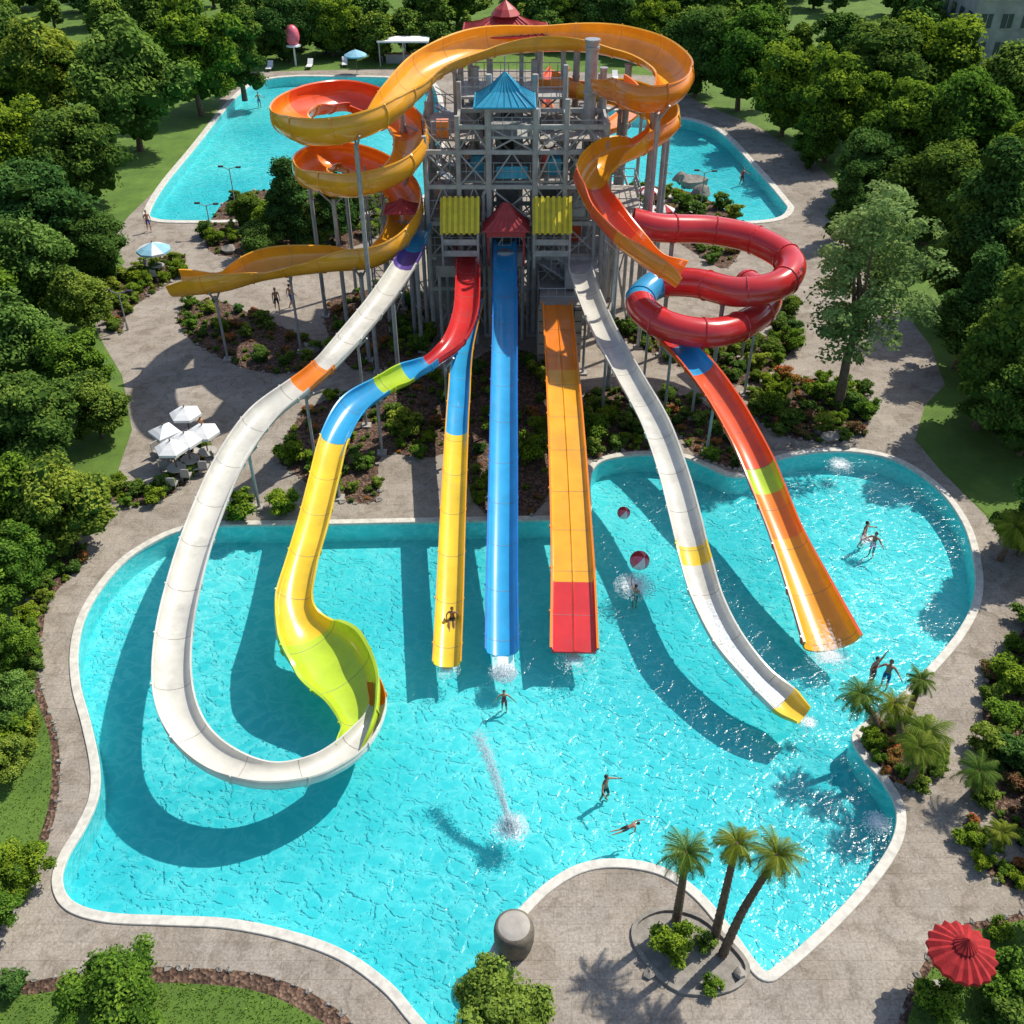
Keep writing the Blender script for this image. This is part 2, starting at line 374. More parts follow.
TCOL=make_tree('poplar',11.5,2.7,1.6,170,85,.10,'leafP',shape='column',core=0,clr=(.14,.28))
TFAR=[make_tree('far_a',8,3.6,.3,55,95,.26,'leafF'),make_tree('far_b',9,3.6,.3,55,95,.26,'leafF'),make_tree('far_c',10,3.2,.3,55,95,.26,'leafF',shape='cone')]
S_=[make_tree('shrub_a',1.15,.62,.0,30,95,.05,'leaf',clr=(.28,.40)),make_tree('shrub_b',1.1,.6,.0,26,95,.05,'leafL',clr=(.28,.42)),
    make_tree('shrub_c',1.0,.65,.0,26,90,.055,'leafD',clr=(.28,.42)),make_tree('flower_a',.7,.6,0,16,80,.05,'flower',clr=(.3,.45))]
def inst(name,me,loc,s=1,sz=None,parent=None,rz=None):
    o=bpy.data.objects.new(name,me); o.location=loc; sz=s if sz is None else sz
    o.scale=(s,s,sz); o.rotation_euler=(0,0,random.uniform(0,6.28) if rz is None else rz); COL.objects.link(o)
    if parent: o.parent=parent
    return o
HT={id(T[0]):6.6,id(T[1]):7.2,id(T[2]):6.2,id(T[3]):6.8,id(T[4]):8.6}
RT={id(T[0]):3.3,id(T[1]):3.5,id(T[2]):3.4,id(T[3]):3.1,id(T[4]):2.7}
def tree(u,v,rpx,k,nm='broadleaf_tree',parent=None,hs=1.0):
    """crown centre sighting (u,v), crown radius in survey px"""
    me=T[k]; zc=5.0
    for _ in range(4):
        p=P(u,v,zc); dep=p.y*math.cos(PITCH)+(CH-zc)*math.sin(PITCH); R=rpx*dep/FPX; s=R/RT[id(me)]; zc=min(10,HT[id(me)]*s*.54*hs)
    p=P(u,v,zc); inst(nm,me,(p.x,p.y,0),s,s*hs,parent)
for a in [(125,85,66,2),(190,52,52,3),(45,70,55,2),(0,55,50,1),(72,152,50,1),(10,140,45,0),(40,215,58,1),(95,245,36,1),(30,268,60,2),(78,300,38,2),
          (12,345,58,2),(72,368,42,0),(92,405,40,2),(30,420,55,1),(62,502,56,2),(5,500,50,3),(12,560,42,0),(5,645,32,0),(8,700,34,2),
          (-40,200,60,1),(-40,300,60,3),(-40,430,60,1),(-35,600,50,0),(235,38,34,4),(285,24,32,1),(330,22,30,0)]:
    tree(*a)
for a in [(700,48,42,1),(745,55,45,3),(790,85,46,0),(835,105,48,3),(880,75,55,1),(935,70,58,0),(905,135,50,3),(965,130,58,3),(1010,95,55,2),(1030,170,58,3),
          (868,165,38,1),(850,200,26,4),(938,190,52,1),(990,225,58,4),(1020,270,58,1),(960,250,40,4),(975,305,42,4),(1005,345,58,4),(990,330,46,1),(1040,400,60,1),(1008,395,40,1),(1028,530,34,2),
          (815,140,26,0),(1060,480,55,4),(1080,330,70,1),(1080,620,50,0),(1100,790,62,0),(1105,900,58,1),(560,14,26,0),(610,18,28,1),(650,22,28,3),(585,2,26,3)]:
    tree(*a)
for a in [(287,200,34,4),(312,222,26,1),(258,240,24,2),(248,210,22,1),(335,205,28,4),(352,205,22,1),(270,222,24,0)]:
    tree(*a,hs=.85)
pb=P(838,410); inst('poplar_tree',TCOL,(pb.x,pb.y,0),1.42,1.24)
# distant woodland
wd=empty('woodland')
for i in range(230):
    y=random.uniform(130,215); x=random.uniform(-.66*y,.66*y)
    s=random.uniform(.7,1.1); inst('woodland_tree',random.choice(TFAR),(x,y,0),s,s*.95,wd)
for i in range(34):
    x=-50+i*3.4; s=random.uniform(.5,.8); inst('woodland_tree',random.choice(TFAR),(x,random.uniform(126,134),0),s,s*.85,wd)
for i in range(60):
    side=-1 if i%2 else 1; y=random.uniform(35,118); x=side*(.52*y+24+random.uniform(0,14)); s=random.uniform(.8,1.1)
    inst('woodland_tree',random.choice(TFAR),(x,y,0),s,s,wd)
# ------------------------------------------------------------ beds & lawns
def polyw(px,smooth=True):
    if smooth: return outline(px,4)
    return [tuple(P(u,v))[:2] for u,v in px]
SH=[]
def scatter(poly,n,smin,smax,kinds,parent,avoid=1.0):
    xs=[p[0] for p in poly]; ys=[p[1] for p in poly]; c=0; tries=0
    while c<n and tries<n*40:
        tries+=1; x=random.uniform(min(xs),max(xs)); y=random.uniform(min(ys),max(ys))
        if not inside((x,y),poly): continue
        s=random.uniform(smin,smax)
        if any((x-a)**2+(y-b)**2<(.55*(s+r)*avoid)**2 for a,b,r in SH): continue
        SH.append((x,y,s)); inst('shrub',S_[random.choice(kinds)],(x,y,-.05*s),s,s*random.uniform(.75,1.05),parent); c+=1
beds=[([(180,308),(215,300),(260,318),(300,335),(325,350),(300,372),(250,370),(205,350),(182,330)],26,.5,1.1),
 ([(278,455),(310,408),(380,385),(445,378),(446,452),(382,456),(378,500),(330,499),(300,478)],34,.4,1.0),
 ([(472,362),(545,362),(547,500),(472,500)],26,.5,1.1),
 ([(588,392),(640,398),(672,440),(660,450),(612,452),(592,458)],18,.5,1.1),
 ([(662,398),(700,402),(748,440),(745,468),(722,466),(690,450)],14,.5,1.1),
 ([(600,320),(690,330),(760,340),(788,308),(792,350),(745,385),(700,372),(640,348)],34,.7,1.5),
 ([(752,395),(800,378),(862,392),(868,418),(845,440),(800,440),(762,425)],26,.7,1.5),
 ([(205,245),(235,195),(330,192),(410,210),(340,252),(250,258)],30,.8,1.5),
 ([(628,190),(690,192),(742,226),(728,268),(690,250),(640,215)],26,.7,1.5),
 ([(105,288),(150,262),(185,256),(172,282),(120,302)],12,.7,1.4),
 ([(108,500),(115,478),(150,488),(185,462),(205,440),(212,452),(188,482),(150,505)],16,.5,1.0),
 ([(330,300),(420,290),(432,345),(370,372),(335,350)],22,.5,1.2),
 ([(858,737),(885,722),(930,735),(945,762),(920,790),(898,786),(875,762)],22,.4,1.0),
 ([(960,828),(975,822),(998,850),(1024,868),(1030,892),(985,874)],9,.4,.8),
 ([(985,682),(1003,655),(1070,600),(1090,880),(1024,850),(996,815),(976,795),(982,740)],40,.6,1.5),
 ([(120,335),(105,300),(160,275),(165,285),(130,310)],6,.6,1.0),
 ([(55,560),(75,545),(85,560),(50,600),(42,640),(30,700),(22,650),(30,600)],20,.6,1.2),
]
bedm=empty('flower_beds')
rocks=MB()
def rock(mb,p,r,k='stone'):
    s=random.uniform(0,9); mb.ell(p,(r,r*random.uniform(.7,1.1),r*.6),k,7,5,lambda q:blob(q,s))
for i,(px,n,a,b) in enumerate(beds):
    po=polyw(px); fill('mulch_bed',[po],.012+i*.0005,'mulch',bedm); ks=[0,0,1,2,1,3] if i not in(5,7) else [0,2,1,2,1]
    scatter(po,n,a,b,ks,bedm)
    scatter(po,int(n*2.2),.2,.42,[0,1,3,2,0,1],bedm)
    for j in range(0,len(po)):
        if random.random()<.75: rock(rocks,(po[j][0],po[j][1],.02),random.uniform(.08,.2))
lawns=[[(-200,640),(10,640),(26,655),(34,692),(50,740),(50,798),(32,856),(2,912),(-40,935),(-200,1000)],
 [(-60,1012),(40,994),(110,984),(190,984),(250,990),(300,1010),(335,1045),(300,1150),(-60,1150)],
 [(905,1035),(925,980),(955,940),(990,928),(1100,925),(1150,1150),(900,1150)]]
mulo=[[(-210,630),(14,630),(32,648),(42,690),(58,738),(58,802),(38,866),(6,924),(-40,948),(-210,1014)],
 [(-70,1000),(40,980),(110,968),(190,968),(258,974),(320,998),(362,1045),(330,1160),(-70,1160)],
 [(896,1035),(917,975),(950,932),(990,920),(1120,915),(1170,1160),(890,1160)]]
for i,(a,b) in enumerate(zip(lawns,mulo)):
    pb_=polyw(b); fill('mulch_border',[pb_],.012,'mulch',bedm); fill('lawn',[polyw(a)],.02,'grass')
    for j in range(len(pb_)):
        q=Vector(pb_[j]); q2=Vector(pb_[(j+1)%len(pb_)])
        if q.length>45: continue
        for k in range(max(1,int((q2-q).length/.35))):
            t=random.random(); r=q.lerp(q2,t); rock(rocks,(r.x,r.y,.02),random.uniform(.05,.15))
fill('lawn',[polyw([(922,440),(945,412),(1000,395),(1150,390),(1150,555),(1070,558),(1005,528),(960,488)])],.014,'grass')
fill('lawn',[polyw([(75,225),(110,205),(150,170),(190,125),(222,100),(200,135),(165,180),(130,215),(100,250),(80,250)])],.010,'grass')
tm=MB()
for a in lawns:
    po=polyw(a); xs=[p[0] for p in po]; ys=[p[1] for p in po]
    for _ in range(9000):
        x=random.uniform(max(-24,min(xs)),min(24,max(xs))); y=random.uniform(max(10,min(ys)),min(34,max(ys)))
        if not inside((x,y),po): continue
        t=random.random()*6.28; l=random.uniform(.05,.11); d=Vector((math.cos(t),math.sin(t),0)); q=Vector((x,y,.02)); e=q+Vector((random.gauss(0,.04),random.gauss(0,.04),l))
        tm.add([q-d*.025,q+d*.025,e],[(0,1,2)],'leafL' if random.random()<.5 else 'leaf',random.random())
tm.build('grass_tufts')
def shrub(u,v,r,k,nm='shrub',sz=1.0):
    p=P(u,v,r*.6); inst(nm,S_[k],(p.x,p.y,-.05),r/.62,r/.62*sz)
for a in [(238,508,.9,0),(284,505,.8,0),(292,452,.8,0),(407,426,1.0,1),(594,430,.85,0),(640,428,.6,2),(532,450,.9,0),(340,470,.5,1),(368,462,.5,0),(400,325,.8,2),(420,345,.7,0),
          (12,985,.5,2),(706,942,.40,1),(676,945,.70,0),(712,985,.34,0),(942,1003,.7,0),(1010,985,.9,0),(1015,1020,.8,2),(20,540,1.2,0),(1014,680,.9,0),(1015,755,.9,2),
          (5,740,.9,0),(28,725,.6,1),(0,655,1.3,2),(1000,930,.4,0),(835,395,.8,0),(855,405,.8,2),(790,420,.8,2),(770,405,.8,0)]:
    shrub(*a)
BUSH=make_tree('bush_big',2.6,1.35,.0,80,190,.055,'leaf',clr=(.18,.30)); BUSH2=make_tree('bush_big2',2.5,1.3,.0,80,190,.055,'leafL',clr=(.18,.30))
for u,v,r,me in((495,1010,1.75,BUSH2),(115,990,1.7,BUSH),(10,868,1.35,BUSH),(-15,900,1.2,BUSH),(5,750,1.2,BUSH2)):
    p=P(u,v,1.2); inst('bush',me,(p.x,p.y,-.05),r/1.5,r/1.5*.9)
# ------------------------------------------------------------ palms
def palm(u,v,uc,vc,h,R,nf=36):
    b=P(u,v); t=P(uc,vc,h); mb=MB(); t=t-b
    mid=Vector((t.x*.35,t.y*.35,h*.5)); pts=[Vector(q[:3]) for q,_ in catmull([(0,0,-.1),mid,t],9)]
    n=len(pts)
    for i in range(n-1):
        r=.15-.06*i/n; mb.beam(pts[i],pts[i+1],r*1.12,'palmbark',9,r*.9)
    mb.ell(t,(.14,.14,.22),'palmbark',8,6)
    for i in range(nf):
        az=i*2.399+random.uniform(-.25,.25); el=math.radians(78-125*(i/nf)+random.uniform(-8,8)); L=R*random.uniform(.75,1.15)
        d=Vector((math.cos(az),math.sin(az),0)); p=t+Vector((0,0,.1)); rach=[p.copy()]; e=el
        for s in range(8):
            p=p+(d*math.cos(e)+Vector((0,0,math.sin(e))))*L/8; e-=.2; rach.append(p.copy())
        side=d.cross(Vector((0,0,1))); lc0=.15+.55*(i<nf*.6)*random.random()+.15*random.random()
        for s in range(8):
            mb.beam(rach[s],rach[s+1],.014,'frond',3,.010,lc=.7)
            for q in (0,.5):
                a=rach[s].lerp(rach[s+1],q); f=(s+q)/8; ln=R*.34*math.sin(math.pi*(.15+.8*f))+.03; tdir=(rach[s+1]-rach[s]).normalized()
                for sg in(-1,1):
                    e_=a+(side*sg*.75+tdir*.8-Vector((0,0,.45))).normalized()*ln*random.uniform(.8,1.1); w=tdir*.024*max(.9,R)
                    mb.add([a-w,a+w,e_+w*.3],[(0,1,2)],'frond',min(1,max(0,lc0+random.uniform(-.15,.25))))
    return mb.build('palm_tree',loc=b)
isl=polyw([(640,950),(638,925),(665,912),(700,920),(728,945),(745,968),(735,985),(705,992),(672,985)])
fill('mulch_bed',[isl],.012,'stone',bedm)
ribbon(isl,[(0,0),(0,.12),(.14,.12),(.14,0)],'stone','bed_edging',bedm)
for a in [(676,922,686,856,3.9,.98),(714,940,736,847,5.0,.88),(722,955,776,858,5.0,.92),
          (878,735,860,698,2.2,1.05),(900,745,893,708,2.4,.9),(925,760,925,738,2.0,1.25),(905,722,920,683,2.2,.7),(975,790,977,774,1.5,.95),(1000,560,1015,530,2.5,1.3),(996,850,1000,835,1.0,.6),(910,785,918,752,2.2,.85)]:
    palm(*a)
# ------------------------------------------------------------ slides
SAMPLES=[]; SL=[]
def prof(kind):
    if kind=='u':
        inn=[(-1,.38)]+[(-math.cos(a),-.62*math.sin(a)+.18) for a in np.linspace(.05,math.pi-.05,15)]+[(1,.38)]
        o=[(1.11,.40),(1.12,.31),(1.05,.28)]+[(math.cos(a)*1.05,-.68*math.sin(a)+.16) for a in np.linspace(.05,math.pi-.05,15)]+[(-1.05,.28),(-1.12,.31),(-1.11,.40)]
        return inn+o,len(inn)
    if kind=='deep':
        inn=[(-1,.62)]+[(-math.cos(a),-.8*math.sin(a)+.35) for a in np.linspace(.05,math.pi-.05,15)]+[(1,.62)]
        o=[(1.10,.64),(1.11,.55),(1.05,.52)]+[(math.cos(a)*1.05,-.86*math.sin(a)+.33) for a in np.linspace(.05,math.pi-.05,15)]+[(-1.05,.52),(-1.11,.55),(-1.10,.64)]
        return inn+o,len(inn)
    if kind=='flat':
        inn=[(-1,.34),(-.95,.08),(-.86,0),(-.06,0),(0,.08),(.06,0),(.86,0),(.95,.08),(1,.34)]
        return inn+[(1.10,.35),(1.11,.24),(1.03,.22),(.98,-.12),(-.98,-.12),(-1.03,.22),(-1.11,.24),(-1.10,.35)],len(inn)
    if kind=='tube':
        return [(math.cos(a),math.sin(a)) for a in np.linspace(0,2*math.pi,22,endpoint=False)],22
def slide(pts,w,kind='u',bank=0.0,name='water_slide',seg=10,sup=True,rim=None):
    root=empty(name,tuple(P(pts[0][0],pts[0][1],pts[0][2]))); rl=root.location.copy()
    ctrl=[tuple(P(p[0],p[1],p[2]))+((p[4] if len(p)>4 else w)/2,) for p in pts]; cols=[p[3] for p in pts]
    sm=catmull(ctrl,seg); PR,ni=prof(kind); mb=MB(); C=[Vector(s[0][:3]) for s in sm]; W=[s[0][3] for s in sm]
    n=len(C); Tn=[(C[min(i+1,n-1)]-C[max(i-1,0)]).normalized() for i in range(n)]; frames=[]
    kap=[]
    for i in range(n):
        a=Tn[max(i-2,0)]; b=Tn[min(i+2,n-1)]; dl=(C[min(i+2,n-1)]-C[max(i-2,0)]).length+1e-6
        kap.append((a.x*b.y-a.y*b.x)/dl)
    kap=np.convolve(np.pad(kap,6,'edge'),np.ones(13)/13,'valid')
    for i in range(n):
        side=Tn[i].cross(Vector((0,0,1))).normalized(); up=side.cross(Tn[i]).normalized()
        ang=max(-.45,min(.45,-kap[i]*bank)); side2=side*math.cos(ang)-up*math.sin(ang); up2=up*math.cos(ang)+side*math.sin(ang)
        frames.append((side2,up2))
    m_=len(PR); 
    for i in range(n):
        s,u=frames[i]
        for x,z in PR: mb.v.append(tuple(C[i]+s*x*W[i]+u*z*W[i]-rl))
    for i in range(n-1):
        ci=mb.mi(cols[sm[i][1]])
        for j in range(m_):
            a=i*m_+j; b=i*m_+(j+1)%m_
            k=ci
            if rim and (j>=ni-1): k=mb.mi(rim)
            mb.f.append((a,b,b+m_,a+m_)); mb.m.append(k); mb.lc.append(.5)
    if kind!='tube':
        for i in (0,n-1):
            for j in range(ni-1):
                a=i*m_+j; b=i*m_+j+1; L2=m_-ni; o1=i*m_+ni+int(round((ni-1-j)/(ni-1)*(L2-1))); o2=i*m_+ni+int(round((ni-2-j)/(ni-1)*(L2-1)))
                fc=(a,b,o2,o1) if o1!=o2 else (a,b,o2)
                mb.f.append(fc); mb.m.append(mb.mi(cols[sm[min(i,n-2)][1]])); mb.lc.append(.5)
    fl=mb.build('flume',root,True)
    fb=MB(); acc=0
    for i in range(1,n):
        acc+=(C[i]-C[i-1]).length
        if acc>2.3:
            acc=0; s,u=frames[i]; ck=rim or cols[sm[i][1]]
            ks=range(m_) if kind=='tube' else range(ni,m_-1)
            pp=[C[i]+s*PR[j%m_][0]*W[i]*1.02+u*PR[j%m_][1]*W[i]*1.02-rl for j in (list(ks)+([0] if kind=='tube' else []))]
            fb.poly(pp,.05,ck,4)
            if kind!='tube': fb.poly([C[i]+s*PR[j][0]*W[i]+u*PR[j][1]*W[i]-rl for j in range(ni)],.011,'stone',4)
    if fb.v: fb.build('joint_flanges',root)
    sid=len(SL); SL.append((root,C,W,frames,sup,kind))
    for i in range(0,n,2): SAMPLES.append((sid,C[i],W[i]))
    return root
w_='white'
slide([(420,226,7.2,'blue'),(414,248,7.0,'purple'),(405,266,6.7,w_),(380,303,6.2,w_),(347,343,5.7,w_),(326,366,5.3,'orange'),(301,387,4.9,w_),(262,418,4.4,w_),(231,463,3.9,w_),(206,520,3.4,w_),(188,575,3.0,w_),(175,635,2.6,w_),(173,690,2.3,w_),(186,731,2.0,w_),(217,761,1.7,w_),(262,777,1.4,w_),(308,773,1.1,w_),(345,755,.9,w_),(370,727,.85,w_,1.0),(379,703,.85,'orange',.7),(373,680,.9,'orange',.5)],1.30,'u',bank=1.4)
slide([(468,250,5.8,'red'),(468,283,5.4,'red'),(466,315,5.0,'red'),(455,342,4.7,'red'),(432,362,4.4,'blue'),(408,374,4.1,'lime'),(382,388,3.9,'blue'),(352,408,3.6,'blue'),(335,440,3.2,'yellow'),(325,480,2.8,'yellow'),(314,525,2.4,'yellow'),(301,570,2.0,'yellow'),(293,605,1.6,'yellow',1.5),(304,635,1.2,'lime',2.4),(331,660,1.0,'lime',2.8),(355,690,.85,'lime',2.1),(361,722,.75,'lime',1.4),(348,750,.65,'lime',.9)],1.3,'u',bank=1.4)
slide([(476,296,4.1,'blue'),(463,350,3.4,'blue'),(459,400,2.9,'blue'),(457,432,2.5,'yellow'),(453,520,1.6,'yellow'),(450,600,.9,'yellow'),(447,664,.35,'yellow')],1.08,'u',rim='amber')
slide([(505,240,6.3,'blue'),(505,262,5.7,'blue'),(505,320,4.5,'blue'),(504,400,3.2,'blue'),(503,500,1.9,'blue'),(502,580,1.0,'blue'),(502,652,.4,'blue')],1.28,'u',rim='royal')
slide([(557,305,4.3,'orange',1.6),(562,370,3.3,'amber',1.65),(567,450,2.4,'amber',1.7),(571,530,1.5,'amber',1.75),(573,582,.9,'red',1.8),(574,652,.3,'red',1.85)],1.8,'flat',rim='orange')
slide([(580,270,5.6,w_),(588,295,5.3,w_),(605,335,4.8,w_),(630,380,4.2,w_),(655,425,3.6,w_),(673,475,3.0,w_),(685,520,2.5,w_),(690,543,2.3,'yellow'),(695,562,2.1,w_),(706,600,1.7,w_),(726,640,1.2,w_),(755,677,.8,w_),(782,702,.45,'yellow',1.4),(803,717,.35,'yellow',.9)],1.3,'u',bank=1.2)
slide([(650,318,4.9,'red'),(675,343,4.6,'blue'),(700,370,4.2,'vermil'),(722,400,3.8,'vermil'),(742,435,3.3,'vermil'),(757,465,2.8,'lime'),(767,490,2.4,'orange'),(785,535,1.8,'amber'),(808,590,1.1,'amber',1.9),(830,644,.45,'amber',2.35)],1.5,'u',bank=1.0,rim='vermil')
am='amber'; og='orange'
slide([(608,88,14.6,og),(640,102,14.8,og),(670,96,15.0,og),(676,76,15.3,am),(650,55,15.6,am),(600,43,15.9,am),(540,42,16,am),(480,48,15.8,am),(432,68,15.4,am),(404,96,15,am),(382,118,14.6,am),(342,133,14.2,am),(305,134,13.8,am),(288,122,13.4,og),(303,108,13,'vermil'),(345,100,12.6,'vermil'),(385,112,12.2,og),(410,133,11.8,am),(413,155,11.4,am),(393,176,10.9,am),(352,188,10.4,am),(316,182,9.9,am),(309,170,9.5,og),(335,160,9.1,og),(378,172,8.7,og),(406,200,8.1,am),(404,232,7.4,am),(374,258,6.7,am),(320,263,6.1,am),(268,268,5.6,am),(222,283,5.1,am),(176,287,4.7,am)],1.95,'deep',bank=2.2)
slide([(545,84,13.6,og),(580,92,13.4,am),(625,98,13.2,am),(658,112,12.9,am),(665,130,12.5,og),(640,147,12.0,am),(605,160,11.5,am),(588,182,11.0,'vermil'),(600,208,10.3,'vermil'),(624,238,9.4,og),(652,262,8.6,og),(680,278,7.9,og)],1.8,'deep',bank=2.0)
slide([(632,222,8.6,'red'),(660,228,8.3,'red'),(710,230,8.0,'red'),(755,240,7.7,'red'),(790,262,7.4,'red'),(780,284,7.1,'red'),(738,292,6.8,'red'),(695,283,6.5,'red'),(658,284,6.2,'blue'),(640,303,5.9,'red'),(665,325,5.6,'red'),(712,333,5.3,'red'),(752,320,5.1,'red'),(768,298,4.95,'red'),(745,282,4.8,'red')],1.6,'tube')
slide([(560,70,12.5,'vermil'),(540,100,11.9,'orange'),(560,130,11.4,'orange'),(610,128,11.0,'orange'),(650,95,10.6,'vermil')],1.3,'u')
for sid,(root,C,W,fr,sup,kind) in enumerate(SL):
    if not sup: continue
    rl=root.location; mb=MB(); acc=2.2; n=len(C)
    for i in range(1,n-1):
        acc+=(C[i]-C[i-1]).length
        c=C[i]; zz=c.z-.5*W[i]
        if acc<4.4 or zz<.9: continue
        if inside((c.x,c.y),pools[0]) or inside((c.x,c.y-.6),pools[0]): continue
        ok=True
        for s2,p2,w2 in SAMPLES:
            if p2.z<c.z-1.0 and (p2.x-c.x)**2+(p2.y-c.y)**2<(w2*1.25+.2)**2: ok=False;break
        if not ok: continue
        acc=0
        r=.08 if zz<6 else .13
        mb.beam(Vector((c.x,c.y,0))-rl,Vector((c.x,c.y,zz-.25))-rl,r,'steel',8)
        mb.box(Vector((c.x,c.y,.06))-rl,(.5,.5,.12),'conc')
        s,u=fr[i]
        mb.beam(Vector((c.x,c.y,zz-.6))-rl,c-s*W[i]*.85-u*W[i]*.45-rl,.06,'steel',6); mb.beam(Vector((c.x,c.y,zz-.6))-rl,c+s*W[i]*.85-u*W[i]*.45-rl,.06,'steel',6)
    if mb.v: mb.build('supports',root)
# ------------------------------------------------------------ tower
tw=empty('water_slide_tower',(0,60,0)); O=Vector((0,60,0)); mb=MB()
XS=[-5.0,-3.1,-1.35,1.35,3.1,5.4]; YS=[57.0,60.2,63.6]
HX={-5.0:12.5,-3.1:13.6,-1.35:14.0,1.35:14.0,3.1:14.5,5.4:13.2}
lv=[3.2,5.2,7.4,9.6,11.6,13.0]
for x in XS:
    for y in YS:
        mb.beam(Vector((x,y,0))-O,Vector((x,y,HX[x]+(1 if y>60 else 0)))-O,.19 if abs(x)<2 else .15,'steelw',8)
        mb.box(Vector((x,y,.1))-O,(.7,.7,.2),'conc')
for zi,z in enumerate(lv):
    for y in YS:
        for a,b in zip(XS,XS[1:]):
            if z<=min(HX[a],HX[b]): 
                mb.box(Vector(((a+b)/2,y,z))-O,(b-a,.16,.24),'steelw')
                z0=lv[zi-1] if zi else 0
                if (zi+int(a*3)+int(y))%2==0: mb.beam(Vector((a,y,z0))-O,Vector((b,y,z))-O,.055,'steelw'); mb.beam(Vector((b,y,z0))-O,Vector((a,y,z))-O,.055,'steelw')
                else: mb.beam(Vector((a,y,z0))-O,Vector(((a+b)/2,y,z))-O,.05,'steelw'); mb.beam(Vector((b,y,z0))-O,Vector(((a+b)/2,y,z))-O,.05,'steelw')
    for x in XS:
        for a,b in zip(YS,YS[1:]):
            if z<=HX[x]:
                mb.box(Vector((x,(a+b)/2,z))-O,(.15,b-a-.16,.22),'steelw')
                z0=lv[zi-1] if zi else 0
                mb.beam(Vector((x,a,z0))-O,Vector((x,b,z))-O,.05,'steelw')
def deck(x0,x1,y0,y1,z,rail=True,k='conc'):
    mb.box(Vector(((x0+x1)/2,(y0+y1)/2,z+.2))-O,(x1-x0,y1-y0,.14),k)
    if rail:
        for (a,b) in (((x0,y0),(x1,y0)),((x0,y1),(x1,y1)),((x0,y0),(x0,y1)),((x1,y0),(x1,y1))):
            A=Vector((a[0],a[1],z+.27))-O; B=Vector((b[0],b[1],z+.27))-O; L=(B-A).length; k_=max(1,int(L/.5))
            for h in(.55,1.05): mb.beam(A+Vector((0,0,h)),B+Vector((0,0,h)),.03,'steel',5)
            for i in range(k_+1):
                p=A.lerp(B,i/k_); mb.beam(p,p+Vector((0,0,1.05)),.022 if i%3 else .035,'steel',4)
deck(-5.2,5.6,57.0,63.8,5.2); deck(-5.2,-1.5,57.2,63.8,7.4); deck(1.5,5.6,57.2,63.8,7.4)
deck(-3.2,3.2,57.2,63.8,9.6); deck(-5.2,-1.4,58.5,63.8,11.6); deck(1.4,5.6,58.5,63.8,11.6); deck(-1.6,1.6,57,60.5,12.2,True,'steelw'); deck(-3.2,3.3,60.5,64,13.4,True,'steelw')
for x0,x1,z in((-8.0,-5.3,6.1),(5.7,7.6,8.0)):
    deck(x0,x1,57.2,61,z)
    for x in(x0+.15,x1-.15):
        for y in(57.4,60.8): mb.beam(Vector((x,y,0))-O,Vector((x,y,z+.1))-O,.12,'steelw',8)
    for y in (57.4,60.8):
        mb.beam(Vector((x0+.15,y,.3))-O,Vector((x1-.15,y,z))-O,.05,'steelw'); mb.beam(Vector((x1-.15,y,.3))-O,Vector((x0+.15,y,z))-O,.05,'steelw')
for (x0,x1,y,z0,z1) in((-4.9,-1.6,64.6,0,5.4),(-1.6,-4.9,65.6,5.4,7.6),(-4.9,-1.6,64.6,7.6,9.8),(-1.6,-4.9,65.6,9.8,11.8),(4.9,1.8,56.3,3.2,5.3),(3.1,5.3,58.0,7.6,9.7),(-3.1,-5.0,58.0,9.7,11.7),(3.1,4.9,59,9.8,11.7)):
    nst=int((z1-z0)/.18)
    for i in range(nst):
        t=(i+.5)/nst; mb.box(Vector((x0+(x1-x0)*t,y,z0+(z1-z0)*t))-O,(abs(x1-x0)/nst+.02,.9,.05),'steel')
    for dy in(-.46,.46):
        mb.beam(Vector((x0,y+dy,z0))-O,Vector((x1,y+dy,z1))-O,.06,'steel',4); mb.beam(Vector((x0,y+dy,z0+1))-O,Vector((x1,y+dy,z1+1))-O,.03,'steel',4)
        for i in range(0,nst,3):
            t=i/nst; p=Vector((x0+(x1-x0)*t,y+dy,z0+(z1-z0)*t))-O; mb.beam(p,p+Vector((0,0,1)),.025,'steel',4)
def panel(x0,x1,y0,y1,z0,z1,k='conc'):
    mb.box(Vector(((x0+x1)/2,(y0+y1)/2,(z0+z1)/2))-O,(x1-x0,y1-y0,z1-z0),k)
panel(1.55,4.2,53.4,57.6,0,3.7); 
for i in range(5): mb.box(Vector((2.88,53.38,.5+.75*i))-O,(2.5,.04,.04),'dark')
for i in range(3): mb.box(Vector((2.0+.85*i,53.38,1.9))-O,(.04,.036,3.6),'dark')
deck(1.6,4.15,53.5,57.0,3.52)
panel(3.2,5.2,55.2,57.2,4.0,5.1,'steelw'); panel(-4.6,-2.0,55.6,57.1,4.6,5.3,'conc'); panel(-.9,.75,56.2,57.2,5.0,5.9,'steelw')
panel(-5.0,-3.2,58,60,0,3.0,'conc'); panel(1.6,5.0,58.5,62,0,3.1,'wall'); panel(2.2,3.2,58.46,58.5,0,2.2,'dark'); panel(-2.8,-1.6,60.5,63,0,3.0,'wall')
panel(-1.0,.45,60.6,62.4,0,13.3,'wall')
for z in (6.2,8.4,10.5,12.4):
    panel(-.65,.1,60.54,60.6,z,z+1.1,'dark'); panel(-.72,.17,60.50,60.59,z-.12,z-.02,'steelw')
panel(2.0,3.0,60.5,62,7.7,9.5,'wall'); panel(-4.6,-3.4,61,62.5,5.5,7.2,'wall'); panel(-4.4,-3.6,60.95,61,5.7,6.9,'dark')
